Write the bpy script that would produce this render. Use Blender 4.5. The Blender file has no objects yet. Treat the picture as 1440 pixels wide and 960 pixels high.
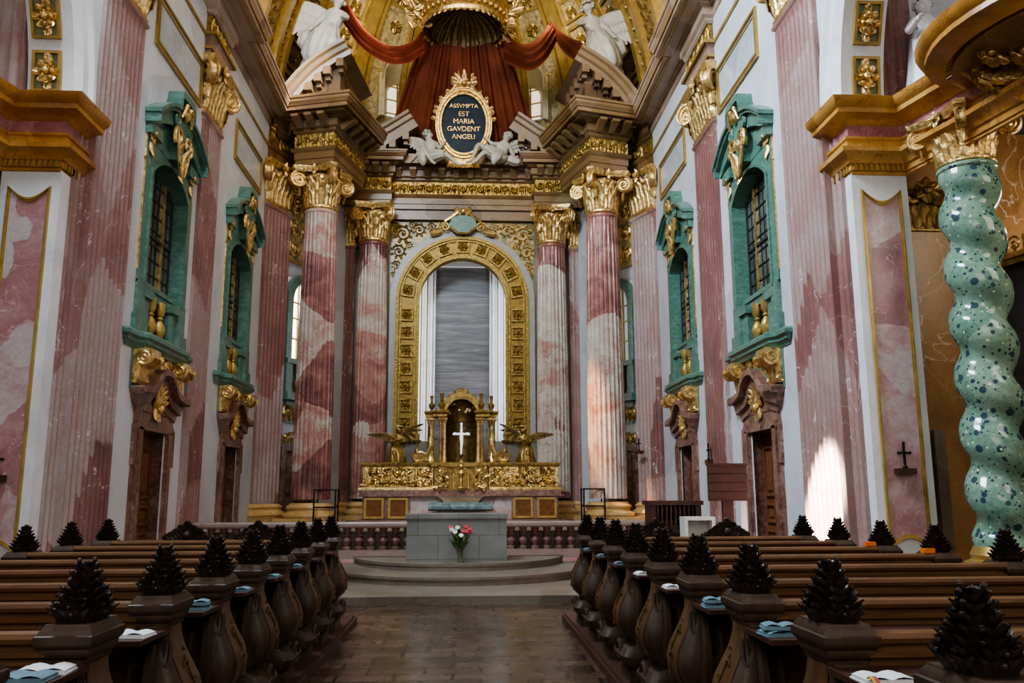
import bpy, bmesh, math, random
from mathutils import Matrix, Vector
from math import pi, sin, cos, sqrt, atan2
random.seed(11)
SC = bpy.context.scene
COL = SC.collection
V = Vector

# ---------------------------------------------------------------- mesh builder
class MB:
    def __init__(s, T=None):
        s.v = []; s.f = []; s.T = T
    def add(s, vs, fs):
        o = len(s.v)
        if s.T is not None:
            vs = [s.T @ V(p) for p in vs]
        s.v += [tuple(p) for p in vs]
        s.f += [tuple(i + o for i in f) for f in fs]
        return s
    def box(s, x0, x1, y0, y1, z0, z1):
        vs = [(x, y, z) for x in (x0, x1) for y in (y0, y1) for z in (z0, z1)]
        return s.add(vs, [(0,1,3,2),(4,6,7,5),(0,4,5,1),(2,3,7,6),(0,2,6,4),(1,5,7,3)])
    def cbox(s, c, d):
        return s.box(c[0]-d[0]/2, c[0]+d[0]/2, c[1]-d[1]/2, c[1]+d[1]/2, c[2]-d[2]/2, c[2]+d[2]/2)
    def obox(s, a, b, w, h):
        """bar from a to b with section w x h"""
        a = V(a); b = V(b); d = (b-a).normalized()
        up = V((0,0,1)) if abs(d.z) < .95 else V((0,1,0))
        x = d.cross(up).normalized()*w/2; y = x.cross(d).normalized()*h/2
        vs = [p+i*x+j*y for p in (a, b) for i, j in ((-1,-1),(1,-1),(1,1),(-1,1))]
        return s.add(vs, [(0,1,2,3),(7,6,5,4),(0,4,5,1),(1,5,6,2),(2,6,7,3),(3,7,4,0)])
    def grid(s, rows, cu=False, caps=False):
        n = len(rows[0]); m = len(rows); vs = [p for r in rows for p in r]; fs = []
        for i in range(m-1):
            for j in range(n if cu else n-1):
                k = (j+1) % n
                fs.append((i*n+j, i*n+k, (i+1)*n+k, (i+1)*n+j))
        if caps:
            fs.append(tuple(range(n))); fs.append(tuple(range((m-1)*n, m*n)))
        return s.add(vs, fs)
    def lathe(s, prof, c=(0,0,0), n=24, a0=0, a1=2*pi, axis='z', sx=1, sy=1, caps=True):
        full = abs(a1-a0) > 6.28; k = n if full else n+1; rows = []
        for r, z in prof:
            ring = []
            for i in range(k):
                a = a0+(a1-a0)*i/n; x = r*cos(a)*sx; y = r*sin(a)*sy
                p = (x, y, z) if axis == 'z' else ((x, z, y) if axis == 'y' else (z, x, y))
                ring.append((p[0]+c[0], p[1]+c[1], p[2]+c[2]))
            rows.append(ring)
        return s.grid(rows, cu=full, caps=full and caps)
    def tube(s, pts, r, n=6, caps=True):
        pts = [V(p) for p in pts]; rows = []; m = len(pts)
        prev = None
        for i, p in enumerate(pts):
            d = (pts[min(i+1, m-1)]-pts[max(i-1, 0)])
            if d.length < 1e-6: d = V((0,0,1))
            d.normalize()
            if prev is None:
                up = V((0,0,1)) if abs(d.z) < .9 else V((0,1,0))
                x = d.cross(up).normalized()
            else:
                x = prev-d*prev.dot(d)
                x = x.normalized() if x.length > 1e-4 else d.cross(V((.3,.5,.8))).normalized()
            prev = x; y = d.cross(x)
            rr = r[i] if isinstance(r, (list, tuple)) else r
            rows.append([p+x*(cos(2*pi*j/n)*rr)+y*(sin(2*pi*j/n)*rr) for j in range(n)])
        return s.grid(rows, cu=True, caps=caps)
    def ball(s, c, r, n=10, m=6, sc=(1,1,1)):
        rows = []
        for i in range(m+1):
            t = pi*i/m; rr = max(sin(t), .02)
            rows.append([(c[0]+r*sc[0]*rr*cos(2*pi*j/n), c[1]+r*sc[1]*rr*sin(2*pi*j/n), c[2]+r*sc[2]*cos(t)) for j in range(n)])
        return s.grid(rows, cu=True, caps=True)
    def poly(s, pts2, y0, y1, ax='y'):
        """extruded polygon: pts2 in (x,z), from y0 to y1 (ax='y'); ax='x': pts (y,z); ax='z': pts (x,y)"""
        n = len(pts2)
        def P(a, b, t):
            return (a, t, b) if ax == 'y' else ((t, a, b) if ax == 'x' else (a, b, t))
        vs = [P(a, b, y0) for a, b in pts2]+[P(a, b, y1) for a, b in pts2]
        fs = [tuple(range(n)), tuple(range(2*n-1, n-1, -1))]+[(i, (i+1) % n, n+(i+1) % n, n+i) for i in range(n)]
        return s.add(vs, fs)
    def band(s, outer, inner, y0, y1):
        """ribbon frame between two (x,z) polylines of the same length, extruded y0..y1"""
        n = len(outer); rows = []
        for i in range(n):
            (a, b), (c, d) = outer[i], inner[i]
            rows.append([(a, y0, b), (a, y1, b), (c, y1, d), (c, y0, d)])
        return s.grid(rows, cu=True, caps=True)
    def sweep(s, path, prof, side=1, closed=False, capz=True):
        """moulding: plan path [(x,y)], profile [(off,z)] offset to the side (1 = right of travel)"""
        m = len(path); nrm = []
        for i in range(m):
            def seg(a, b):
                d = V((path[b][0]-path[a][0], path[b][1]-path[a][1])); d.normalize(); return V((d.y, -d.x))*side
            if closed:
                n1 = seg((i-1) % m, i); n2 = seg(i, (i+1) % m)
            else:
                n1 = seg(i-1, i) if i > 0 else seg(0, 1)
                n2 = seg(i, i+1) if i < m-1 else n1
                if i == 0: n1 = n2
            b = n1+n2
            b = b/max(b.length_squared, .15)*2
            nrm.append(b)
        rows = [[(path[i][0]+nrm[i].x*o, path[i][1]+nrm[i].y*o, z) for o, z in prof] for i in range(m)]
        if closed: rows.append(rows[0])
        return s.grid(rows, cu=False, caps=False)
    def leaf(s, base, up, out, L, w, curl=1.0, n=5, lobes=0, thick=0):
        """curled acanthus leaf"""
        base = V(base); up = V(up).normalized(); out = V(out).normalized(); sd = up.cross(out).normalized()
        rows = []; p = base.copy(); ang = 0.05
        for i in range(n+1):
            t = i/n
            ww = w*(.55+.75*sin(pi*min(1, t*.95+.05))*.8)*(1 if t < .85 else .6)
            if lobes and i % 2: ww *= 1.25
            d = up*cos(ang)+out*sin(ang); nn = out*cos(ang)-up*sin(ang)
            rows.append([p-sd*ww/2-nn*ww*.12, p-sd*ww*.22+nn*ww*.10, p+nn*ww*.02, p+sd*ww*.22+nn*ww*.10, p+sd*ww/2-nn*ww*.12])
            p = p+d*L/n; ang += curl*(.15+1.3*t*t)*pi/n
        return s.grid(rows)
    def spiral(s, c, r, ax1, ax2, turns=2.0, th=None, n=26, sgn=1, start=0, seg=5):
        c = V(c); ax1 = V(ax1); ax2 = V(ax2); th = th or r*.2; pts = []; rr = []
        for i in range(n+1):
            t = i/n; a = start+sgn*t*turns*2*pi; q = r*(1-t*.88)
            pts.append(c+ax1*q*cos(a)+ax2*q*sin(a)); rr.append(th*(1-.55*t))
        s.tube(pts, rr, seg); return s
    def obj(s, name, mat, parent=None, smooth=.6, loc=None):
        me = bpy.data.meshes.new(name)
        me.from_pydata(s.v, [], s.f)
        bm = bmesh.new(); bm.from_mesh(me)
        bmesh.ops.recalc_face_normals(bm, faces=bm.faces); bm.to_mesh(me); bm.free()
        if mat: me.materials.append(mat)
        if smooth:
            me.shade_smooth(); me.set_sharp_from_angle(angle=smooth)
        o = bpy.data.objects.new(name, me); COL.objects.link(o)
        if parent: o.parent = parent
        if loc: o.location = loc
        return o

def tag(o, label=None, cat=None, group=None, kind=None):
    if label: o['label'] = label
    if cat: o['category'] = cat
    if group: o['group'] = group
    if kind: o['kind'] = kind
    return o
def empty(name, loc=(0,0,0), rz=0, label=None, cat=None, group=None, kind=None):
    o = bpy.data.objects.new(name, None); COL.objects.link(o)
    o.location = loc; o.rotation_euler = (0,0,rz); o.empty_display_size = .2
    return tag(o, label, cat, group, kind)
def struct(o):
    o['kind'] = 'structure'; return o
def copy_tree(o, parent=None):
    c = o.copy(); COL.objects.link(c)
    if parent: c.parent = parent
    for ch in list(o.children): copy_tree(ch, c)
    return c

# ---------------------------------------------------------------- materials
def newmat(name):
    m = bpy.data.materials.new(name); m.use_nodes = True
    nt = m.node_tree; b = nt.nodes['Principled BSDF']
    return m, nt, b
def N(nt, t, **k):
    n = nt.nodes.new(t)
    for a, v in k.items():
        if a in n.inputs: n.inputs[a].default_value = v
        else: setattr(n, a, v)
    return n
def ramp(nt, fac, cols, interp='LINEAR'):
    r = nt.nodes.new('ShaderNodeValToRGB'); e = r.color_ramp.elements; r.color_ramp.interpolation = interp
    while len(e) < len(cols): e.new(.5)
    for i, (p, c) in enumerate(cols):
        e[i].position = p; e[i].color = (*c, 1)
    nt.links.new(fac, r.inputs[0]); return r.outputs[0]
def math_(nt, op, a, b):
    n = nt.nodes.new('ShaderNodeMath'); n.operation = op
    for i, x in enumerate((a, b)):
        if isinstance(x, (int, float)): n.inputs[i].default_value = x
        else: nt.links.new(x, n.inputs[i])
    return n.outputs[0]
def mixc(nt, f, a, b, mode='MIX'):
    n = nt.nodes.new('ShaderNodeMix'); n.data_type = 'RGBA'; n.blend_type = mode
    if isinstance(f, (int, float)): n.inputs[0].default_value = f
    else: nt.links.new(f, n.inputs[0])
    for i, x in ((6, a), (7, b)):
        if isinstance(x, tuple): n.inputs[i].default_value = (*x, 1)
        else: nt.links.new(x, n.inputs[i])
    return n.outputs[2]
def coords(nt, scale=(1,1,1), kind='pos'):
    if kind == 'pos':
        g = N(nt, 'ShaderNodeNewGeometry'); out = g.outputs['Position']
    else:
        g = N(nt, 'ShaderNodeTexCoord'); out = g.outputs['Object']
    mp = N(nt, 'ShaderNodeMapping'); mp.inputs['Scale'].default_value = scale
    nt.links.new(out, mp.inputs[0]); return mp.outputs[0]

def simple(name, col, rough=.5, metal=0, var=.12, scale=6, bump=0, bscale=20, spec=None):
    m, nt, b = newmat(name)
    p = coords(nt)
    n = N(nt, 'ShaderNodeTexNoise', Scale=scale, Detail=4.0); nt.links.new(p, n.inputs['Vector'])
    lo = tuple(max(0, c*(1-var*1.6)) for c in col); hi = tuple(min(1, c*(1+var)) for c in col)
    nt.links.new(ramp(nt, n.outputs[0], [(.3, lo), (.7, hi)]), b.inputs['Base Color'])
    b.inputs['Roughness'].default_value = rough; b.inputs['Metallic'].default_value = metal
    if spec is not None: b.inputs['Specular IOR Level'].default_value = spec
    if bump:
        n2 = N(nt, 'ShaderNodeTexNoise', Scale=bscale, Detail=3.0); nt.links.new(p, n2.inputs['Vector'])
        bp = N(nt, 'ShaderNodeBump', Strength=bump, Distance=.03); nt.links.new(n2.outputs[0], bp.inputs['Height'])
        nt.links.new(bp.outputs[0], b.inputs['Normal'])
    return m

def marble(name, cols, ns=1.2, vs=.5, vmix=.5, stretch=(1,1,1), vein=None, veinw=.012, rough=.3, vscale=1.0, warp=.6, grain=.12, spots=None, spec=.5):
    m, nt, b = newmat(name)
    p = coords(nt, stretch)
    wn = N(nt, 'ShaderNodeTexNoise', Scale=vs*1.7, Detail=3.0); nt.links.new(p, wn.inputs['Vector'])
    wv = N(nt, 'ShaderNodeVectorMath', operation='MULTIPLY_ADD')
    nt.links.new(wn.outputs['Color'], wv.inputs[0]); wv.inputs[1].default_value = (warp,)*3; nt.links.new(p, wv.inputs[2])
    n1 = N(nt, 'ShaderNodeTexNoise', Scale=ns, Detail=7.0, Roughness=.62, Distortion=.8); nt.links.new(p, n1.inputs['Vector'])
    fac = n1.outputs[0]
    if vmix:
        vo = N(nt, 'ShaderNodeTexVoronoi', Scale=vs); nt.links.new(wv.outputs[0], vo.inputs['Vector'])
        sp = N(nt, 'ShaderNodeSeparateColor'); nt.links.new(vo.outputs['Color'], sp.inputs[0])
        fac = math_(nt, 'ADD', math_(nt, 'MULTIPLY', fac, 1-vmix), math_(nt, 'MULTIPLY', sp.outputs[0], vmix))
    c = ramp(nt, fac, cols)
    if grain:
        g = N(nt, 'ShaderNodeTexNoise', Scale=16.0, Detail=5.0, Roughness=.7); nt.links.new(p, g.inputs['Vector'])
        c = mixc(nt, 1.0, c, ramp(nt, g.outputs[0], [(.3, (1-grain*2.2,)*3), (.7, (1+grain*.0,)*3)]), 'MULTIPLY')
    if vein:
        vn = N(nt, 'ShaderNodeTexNoise', Scale=vscale, Detail=4.0, Distortion=1.4); nt.links.new(p, vn.inputs['Vector'])
        d = math_(nt, 'ABSOLUTE', math_(nt, 'SUBTRACT', vn.outputs[0], .5), 0)
        k = math_(nt, 'SUBTRACT', 1.0, math_(nt, 'MINIMUM', math_(nt, 'DIVIDE', d, veinw), 1.0))
        c = mixc(nt, math_(nt, 'MULTIPLY', k, .8), c, vein)
    if spots:
        for col, sc, th in spots:
            v2 = N(nt, 'ShaderNodeTexVoronoi', Scale=sc); nt.links.new(wv.outputs[0], v2.inputs['Vector'])
            s2 = N(nt, 'ShaderNodeSeparateColor'); nt.links.new(v2.outputs['Color'], s2.inputs[0])
            lim = math_(nt, 'MULTIPLY', s2.outputs[1], th)
            f = math_(nt, 'LESS_THAN', v2.outputs['Distance'], lim)
            c = mixc(nt, f, c, col)
    nt.links.new(c, b.inputs['Base Color'])
    b.inputs['Roughness'].default_value = rough
    b.inputs['Specular IOR Level'].default_value = spec
    return m

def wood(name, c1, c2, rough=.35, sc=(1,8,8), spec=.4):
    m, nt, b = newmat(name); p = coords(nt, sc)
    n = N(nt, 'ShaderNodeTexNoise', Scale=2.2, Detail=6.0, Roughness=.65, Distortion=.5); nt.links.new(p, n.inputs['Vector'])
    nt.links.new(ramp(nt, n.outputs[0], [(.3, c1), (.72, c2)]), b.inputs['Base Color'])
    b.inputs['Roughness'].default_value = rough; b.inputs['Specular IOR Level'].default_value = spec
    bp = N(nt, 'ShaderNodeBump', Strength=.15, Distance=.01); nt.links.new(n.outputs[0], bp.inputs['Height'])
    nt.links.new(bp.outputs[0], b.inputs['Normal'])
    return m

def gold(name, c=(.80,.52,.15), rough=.3, metal=.8, bump=.35, bs=14, dark=.45):
    m, nt, b = newmat(name); p = coords(nt)
    n = N(nt, 'ShaderNodeTexNoise', Scale=bs, Detail=4.0, Roughness=.6); nt.links.new(p, n.inputs['Vector'])
    d = tuple(x*dark for x in c)
    nt.links.new(ramp(nt, n.outputs[0], [(.32, d), (.6, c)]), b.inputs['Base Color'])
    b.inputs['Roughness'].default_value = rough; b.inputs['Metallic'].default_value = metal
    if bump:
        bp = N(nt, 'ShaderNodeBump', Strength=bump, Distance=.04); nt.links.new(n.outputs[0], bp.inputs['Height'])
        nt.links.new(bp.outputs[0], b.inputs['Normal'])
    return m

def emis(name, col, s):
    m, nt, b = newmat(name)
    b.inputs['Base Color'].default_value = (*[x*.3 for x in col], 1)
    b.inputs['Emission Color'].default_value = (*col, 1); b.inputs['Emission Strength'].default_value = s
    b.inputs['Roughness'].default_value = .2
    return m

def bricks(name, c1, c2, mortar, w, h, msize, rough, scale=1, vecscale=(1,1,1), rot=(0,0,0), bump=.2, offset=.5):
    m, nt, b = newmat(name)
    g = N(nt, 'ShaderNodeNewGeometry'); mp = N(nt, 'ShaderNodeMapping')
    mp.inputs['Rotation'].default_value = rot; mp.inputs['Scale'].default_value = vecscale
    nt.links.new(g.outputs['Position'], mp.inputs[0])
    br = N(nt, 'ShaderNodeTexBrick', Scale=scale); br.offset = offset
    br.inputs['Color1'].default_value = (*c1, 1); br.inputs['Color2'].default_value = (*c2, 1); br.inputs['Mortar'].default_value = (*mortar, 1)
    br.inputs['Mortar Size'].default_value = msize; br.inputs['Brick Width'].default_value = w; br.inputs['Row Height'].default_value = h
    br.inputs['Bias'].default_value = 0
    nt.links.new(mp.outputs[0], br.inputs['Vector'])
    n = N(nt, 'ShaderNodeTexNoise', Scale=2.5, Detail=6.0); nt.links.new(g.outputs['Position'], n.inputs['Vector'])
    c = mixc(nt, 1.0, br.outputs['Color'], ramp(nt, n.outputs[0], [(.3, (.72,.72,.72)), (.7, (1.08,1.08,1.08))]), 'MULTIPLY')
    nt.links.new(c, b.inputs['Base Color'])
    nt.links.new(ramp(nt, n.outputs[0], [(.3, (rough*.7,)*3), (.7, (min(1, rough*1.4),)*3)]), b.inputs['Roughness'])
    bp = N(nt, 'ShaderNodeBump', Strength=bump, Distance=.02); bp.invert = True
    nt.links.new(br.outputs['Fac'], bp.inputs['Height']); nt.links.new(bp.outputs[0], b.inputs['Normal'])
    return m

ROSE = [(.26,(.12,.045,.042)),(.38,(.25,.10,.082)),(.46,(.37,.18,.14)),(.52,(.42,.26,.21)),(.58,(.46,.37,.31)),(.70,(.54,.485,.415)),(.84,(.42,.32,.255))]
M = dict(
 wall = marble('pale_wall_marble', [(.3,(.46,.47,.51)),(.5,(.57,.585,.63)),(.7,(.64,.66,.71))], ns=.8, vs=.35, vmix=.25, rough=.35, grain=.06),
 white = marble('white_marble', [(.3,(.58,.59,.63)),(.6,(.74,.75,.78))], ns=1.0, vmix=0, rough=.4, grain=.05),
 grey = marble('grey_marble', [(.3,(.15,.13,.105)),(.5,(.205,.18,.15)),(.7,(.26,.235,.20))], ns=1.1, vs=.6, vmix=.35, rough=.4),
 rose = marble('rose_scagliola', ROSE, ns=1.35, vs=.5, vmix=.38, stretch=(1,1,1.0), vein=(.22,.08,.09), veinw=.010, vscale=.9, rough=.26),
 roseP = marble('rose_pilaster_scagliola', [(.2,(.16,.07,.063)),(.38,(.255,.12,.105)),(.5,(.32,.185,.162)),(.66,(.375,.27,.25)),(.80,(.42,.345,.335)),(.93,(.46,.40,.39))], ns=.8, vs=.42, vmix=.45, stretch=(1,1,.8), vein=(.62,.54,.52), veinw=.003, vscale=.5, rough=.3),
 panel = marble('pink_panel_marble', [(.2,(.28,.13,.14)),(.4,(.42,.21,.21)),(.52,(.50,.31,.31)),(.62,(.56,.46,.46)),(.8,(.60,.54,.54))], ns=1.6, vs=.8, vmix=.35, vein=(.6,.48,.46), veinw=.005, vscale=1.2, rough=.28),
 green = marble('green_marble', [(.25,(.04,.105,.08)),(.5,(.09,.20,.155)),(.72,(.17,.30,.245))], ns=5.0, vmix=0, stretch=(1,1,2.2), rough=.3),
 ochre = marble('ochre_marble', [(.25,(.27,.11,.022)),(.5,(.50,.245,.055)),(.75,(.64,.38,.12))], ns=1.5, vs=.9, vmix=.3, vein=(.24,.08,.02), veinw=.012, vscale=1.2, rough=.28),
 brownwall = marble('brown_chapel_marble', [(.25,(.20,.095,.03)),(.5,(.36,.19,.07)),(.75,(.44,.26,.11))], ns=.9, vs=.4, vmix=.3, vein=(.6,.45,.33), veinw=.006, vscale=.5, rough=.3),
 entab = marble('entablature_marble', [(.2,(.10,.052,.018)),(.4,(.17,.098,.037)),(.52,(.21,.13,.052)),(.66,(.22,.125,.072)),(.8,(.29,.21,.115))], ns=1.0, vs=.7, vmix=.5, rough=.32),
 entabn = marble('pinkish_cornice_marble', [(.2,(.24,.15,.10)),(.4,(.36,.25,.17)),(.55,(.44,.33,.24)),(.7,(.42,.28,.22)),(.85,(.52,.44,.35))], ns=1.0, vs=.7, vmix=.5, rough=.3),
 entabd = marble('brown_pediment_marble', [(.2,(.08,.045,.02)),(.4,(.14,.085,.04)),(.52,(.18,.115,.055)),(.66,(.19,.115,.075)),(.8,(.26,.20,.13))], ns=1.0, vs=.7, vmix=.5, rough=.32),
 redm = marble('red_marble', [(.3,(.15,.065,.045)),(.48,(.27,.135,.10)),(.6,(.36,.22,.175)),(.75,(.45,.33,.27))], ns=7.0, vs=2.5, vmix=.2, rough=.3, grain=.3),
 pinkf = marble('pink_frieze_marble', [(.25,(.30,.10,.10)),(.5,(.45,.20,.20)),(.75,(.6,.42,.4))], ns=3.0, vs=2, vmix=.3, vein=(.3,.06,.1), veinw=.03, vscale=3.0, rough=.3),
 serp = marble('serpentine_marble', [(.25,(.10,.20,.145)),(.5,(.19,.32,.235)),(.75,(.31,.42,.31))], ns=2.0, vs=1.0, vmix=.25, rough=.12, grain=.2, warp=.1,
               spots=[((.03,.06,.08), 6.5, .42), ((.02,.05,.05), 14, .34), ((.55,.52,.36), 9, .22)]),
 backm = marble('striped_grey_marble', [(.3,(.055,.06,.07)),(.5,(.115,.118,.132)),(.7,(.22,.22,.235))], ns=1.3, vmix=0, stretch=(.3,1,4.5), rough=.35),
 stepm = marble('step_stone', [(.3,(.105,.080,.058)),(.5,(.155,.125,.092)),(.7,(.20,.17,.135))], ns=1.4, vs=.8, vmix=.3, rough=.4),
 curb = marble('veined_floor_marble', [(.3,(.22,.16,.13)),(.5,(.36,.28,.23)),(.7,(.50,.43,.38))], ns=3.0, vs=1.5, vmix=.3, rough=.3),
 rail = marble('pink_rail_marble', [(.3,(.10,.05,.04)),(.5,(.16,.085,.07)),(.7,(.24,.15,.13))], ns=3.0, vmix=0, rough=.45),
 railtop = marble('rail_top_stone', [(.3,(.21,.155,.13)),(.7,(.29,.22,.185))], ns=2.0, vmix=0, rough=.35),
 turq = marble('turquoise_marble', [(.3,(.07,.12,.12)),(.5,(.15,.23,.23)),(.7,(.30,.38,.37))], ns=4.0, vmix=0, rough=.2),
 gold = gold('bright_gold', (.80,.56,.23), .30, .8, .7, 9, .35),
 goldd = gold('old_gold', (.34,.225,.070), .36, .65, .5, 8, .4),
 goldf = gold('frieze_gold', (.48,.31,.085), .34, .7, 1.0, 7, .15),
 goldr = gold('relief_gold', (.86,.64,.26), .20, .9, 1.0, 5.5, .16),
 goldv = gold('vault_gold', (.48,.39,.20), .45, .35, 1.0, 6, .40),
 goldp = gold('yellow_gold_paint', (.46,.31,.095), .36, .55, .12, 4, .7),
 basem = marble('yellow_base_marble', [(.3,(.46,.27,.09)),(.6,(.64,.43,.19)),(.8,(.74,.58,.34))], ns=1.5, vmix=0, rough=.25),
 bronze = gold('dark_bronze', (.20,.13,.05), .4, .7, .3, 8, .4),
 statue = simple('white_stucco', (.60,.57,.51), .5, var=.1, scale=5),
 statd = simple('shaded_stucco', (.40,.37,.31), .5, var=.12, scale=5),  # white stucco copy with shade put into the colour
 statw = simple('lit_stucco', (.62,.60,.57), .5, var=.06, scale=5),  # lit copy of the same stucco for the left angel
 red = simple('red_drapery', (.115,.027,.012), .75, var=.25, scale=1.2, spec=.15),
 redl = simple('lit_red_drapery', (.26,.055,.03), .7, var=.2, scale=1.5, spec=.2),  # same red cloth with sunlight put into the colour
 blue = simple('dark_blue_enamel', (.008,.018,.035), .5, var=.2, spec=.2),
 pew = wood('pew_oak', (.075,.034,.015), (.175,.088,.037), rough=.33, sc=(.8,6,10), spec=.35),
 pewd = wood('dark_carved_oak', (.030,.017,.011), (.075,.043,.026), rough=.48, sc=(6,6,1.2)),
 finial = wood('black_brown_carving', (.018,.012,.011), (.055,.036,.030), rough=.42, sc=(5,5,5)),
 pews = wood('carved_side_oak', (.05,.024,.010), (.12,.06,.025), rough=.35, sc=(6,6,1.2)),
 door = wood('door_wood', (.10,.038,.014), (.22,.095,.038), rough=.4, sc=(8,8,1)),
 board = wood('dark_board_wood', (.035,.012,.008), (.07,.028,.018), rough=.45, sc=(2,8,8)),
 intars = wood('panel_brown_marble', (.10,.035,.010), (.22,.09,.025), rough=.25, sc=(3,3,3)),
 iron = simple('black_iron', (.012,.011,.012), .45, metal=.5, var=.1),
 dark = simple('dark_interior', (.02,.014,.010), .7, var=.3, scale=1.5),
 pane = simple('dark_window_pane', (.10,.115,.105), .12, var=.5, scale=1.2),
 lead = simple('window_lead', (.04,.04,.034), .5, metal=.3),
 paper = simple('white_paper', (.62,.64,.66), .6, var=.05),
 bluep = simple('blue_booklet_cover', (.13,.22,.28), .4, var=.1),
 orange = simple('orange_card', (.75,.19,.02), .5, var=.1),
 yellow = simple('yellow_ribbon', (.75,.45,.05), .5, var=.1),
 boxw = simple('white_painted_wood', (.50,.50,.48), .5, var=.05),
 leafg = simple('green_leaves', (.05,.13,.025), .5, var=.3, scale=20),
 stemg = simple('green_stems', (.09,.16,.05), .5, var=.2),
 pinkfl = simple('pink_petals', (.55,.09,.12), .5, var=.2, scale=20),
 whitefl = simple('white_petals', (.75,.70,.62), .5, var=.08),
 orangefl = simple('orange_glow_paint', (.9,.35,.05), .4, var=.2),
 lapis = simple('lapis_column', (.10,.12,.15), .2, var=.3, scale=8),
 alt = bricks('altar_slabs', (.150,.152,.138), (.175,.177,.162), (.07,.07,.062), .8, .46, .006, .5, vecscale=(1,1,1), rot=(pi/2,0,0), bump=.1),
 floor = bricks('floor_tiles', (.036,.019,.011), (.088,.050,.030), (.006,.004,.003), .56, .29, .016, .24, bump=.5),
 lite = emis('daylit_pane', (1.0,.96,.88), 5.0),
 lite2 = emis('dull_daylit_pane', (.55,.63,.66), .42),
 lite3 = emis('warm_daylit_pane', (1.0,.88,.66), 1.0),
 lining = gold('shaded_gold_lining', (.42,.30,.11), .5, .4, .4, 6, .4),  # shade inside the crown put into a duller gold
 silverglow = emis('glowing_silver', (.9,.93,1.0), .8),  # silver given a glow of its own, though it is no lamp
 glassv = simple('vase_glass', (.35,.36,.22), .1, var=.2),
 vaultm = marble('vault_plaster', [(.3,(.40,.33,.18)),(.6,(.55,.47,.30))], ns=1.5, vmix=0, rough=.5),
 bluegrey = marble('blue_grey_marble', [(.3,(.34,.38,.40)),(.5,(.46,.50,.53)),(.7,(.52,.54,.60))], ns=2.0, vs=1.0, vmix=.3, vein=(.30,.28,.36), veinw=.02, vscale=1.3, rough=.3),
 archg = gold('olive_gold_arch', (.24,.150,.026), .4, .5, .25, 6, .55),
 archr = gold('olive_gold_rosette', (.30,.195,.045), .36, .6, .6, 12, .35),
 border = marble('pale_grey_border_marble', [(.3,(.27,.26,.24)),(.7,(.36,.34,.32))], ns=1.5, vmix=0, rough=.35),
 sageg = marble('gilt_leafage_on_sage', [(.40,(.14,.17,.11)),(.47,(.20,.21,.11)),(.53,(.50,.34,.09)),(.66,(.62,.44,.14))], ns=5.0, vmix=0, rough=.35),
 sage = marble('sage_green_ground', [(.3,(.13,.16,.09)),(.7,(.24,.27,.17))], ns=3.0, vmix=0, rough=.4),
)

_b = M['glassv'].node_tree.nodes['Principled BSDF']; _b.inputs['Transmission Weight'].default_value = .75

# ---------------------------------------------------------------- camera
def make_camera():
    f, cx, cy = 1182.0, 720.0, 480.0
    v1 = V((652.5-cx, 692.0-cy, f)).normalized()
    v2 = V((696.0-cx, -6115.0-cy, f)).normalized()
    Z = (v2-v1*v1.dot(v2)).normalized()
    X = Z.cross(-v1); X = X if X.x > 0 else -X
    # rows X, v1, Z : world = R @ camera(x right, y down, z forward)
    R = Matrix((X, v1, Z))
    Rb = R @ Matrix(((1,0,0),(0,-1,0),(0,0,-1)))
    cam = bpy.data.cameras.new('camera'); o = bpy.data.objects.new('camera', cam); COL.objects.link(o)
    cam.sensor_width = 36; cam.lens = f/1440*36; cam.clip_end = 300
    mw = Rb.to_4x4(); mw.translation = (.10, 0, 1.75); o.matrix_world = mw
    SC.camera = o
make_camera()
W = 6.5
PIER = {1: 12.87, -1: 13.35}
PIL1 = {1: (13.46, 15.22), -1: (14.03, 15.76)}
PIL2 = {1: (19.44, 21.24), -1: (19.66, 21.06)}
BAYS = {1: (17.33, 23.4), -1: (17.82, 23.65)}
WW = 6.36   # plane of the nave wall between the pilasters
# ---------------------------------------------------------------- the order: columns, pilasters, capitals
ZB, ZN, ZC = .82, 10.95, 12.40      # platform level, neck, top of capital

def volute_mesh(d, R, z, rv, th):
    d = V((d[0], d[1], 0)).normalized(); t = V((-d.y, d.x, 0)); m = MB()
    c = d*R+V((0,0,z))
    for s in (-1, 1):
        m.spiral(c+t*s*th*.55, rv, d, V((0,0,1)), turns=2.3, th=rv*.17, n=34, sgn=-1, start=pi/2+.2, seg=5)
    rows = []
    for q, o in ((rv*.9, -th*.5), (rv*.9, th*.5)):
        rows.append([c+t*o+d*(q*cos(a))+V((0,0,q*sin(a))) for a in [2*pi*k/16 for k in range(16)]])
    m.grid(rows, cu=True, caps=True)
    m.ball(c, th*.75, 8, 6)
    # arm running back to the middle of the capital under the abacus
    m.obox(c+V((0,0,rv*.85)), V((0,0,z+rv*.95))+d*R*.35, th*1.1, rv*.3)
    # acanthus drop in front of the volute
    m.leaf(c-d*rv*.2+V((0,0,-rv*1.9)), (0,0,1), d, rv*1.3, th*1.5, .8, 4)
    return m

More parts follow.
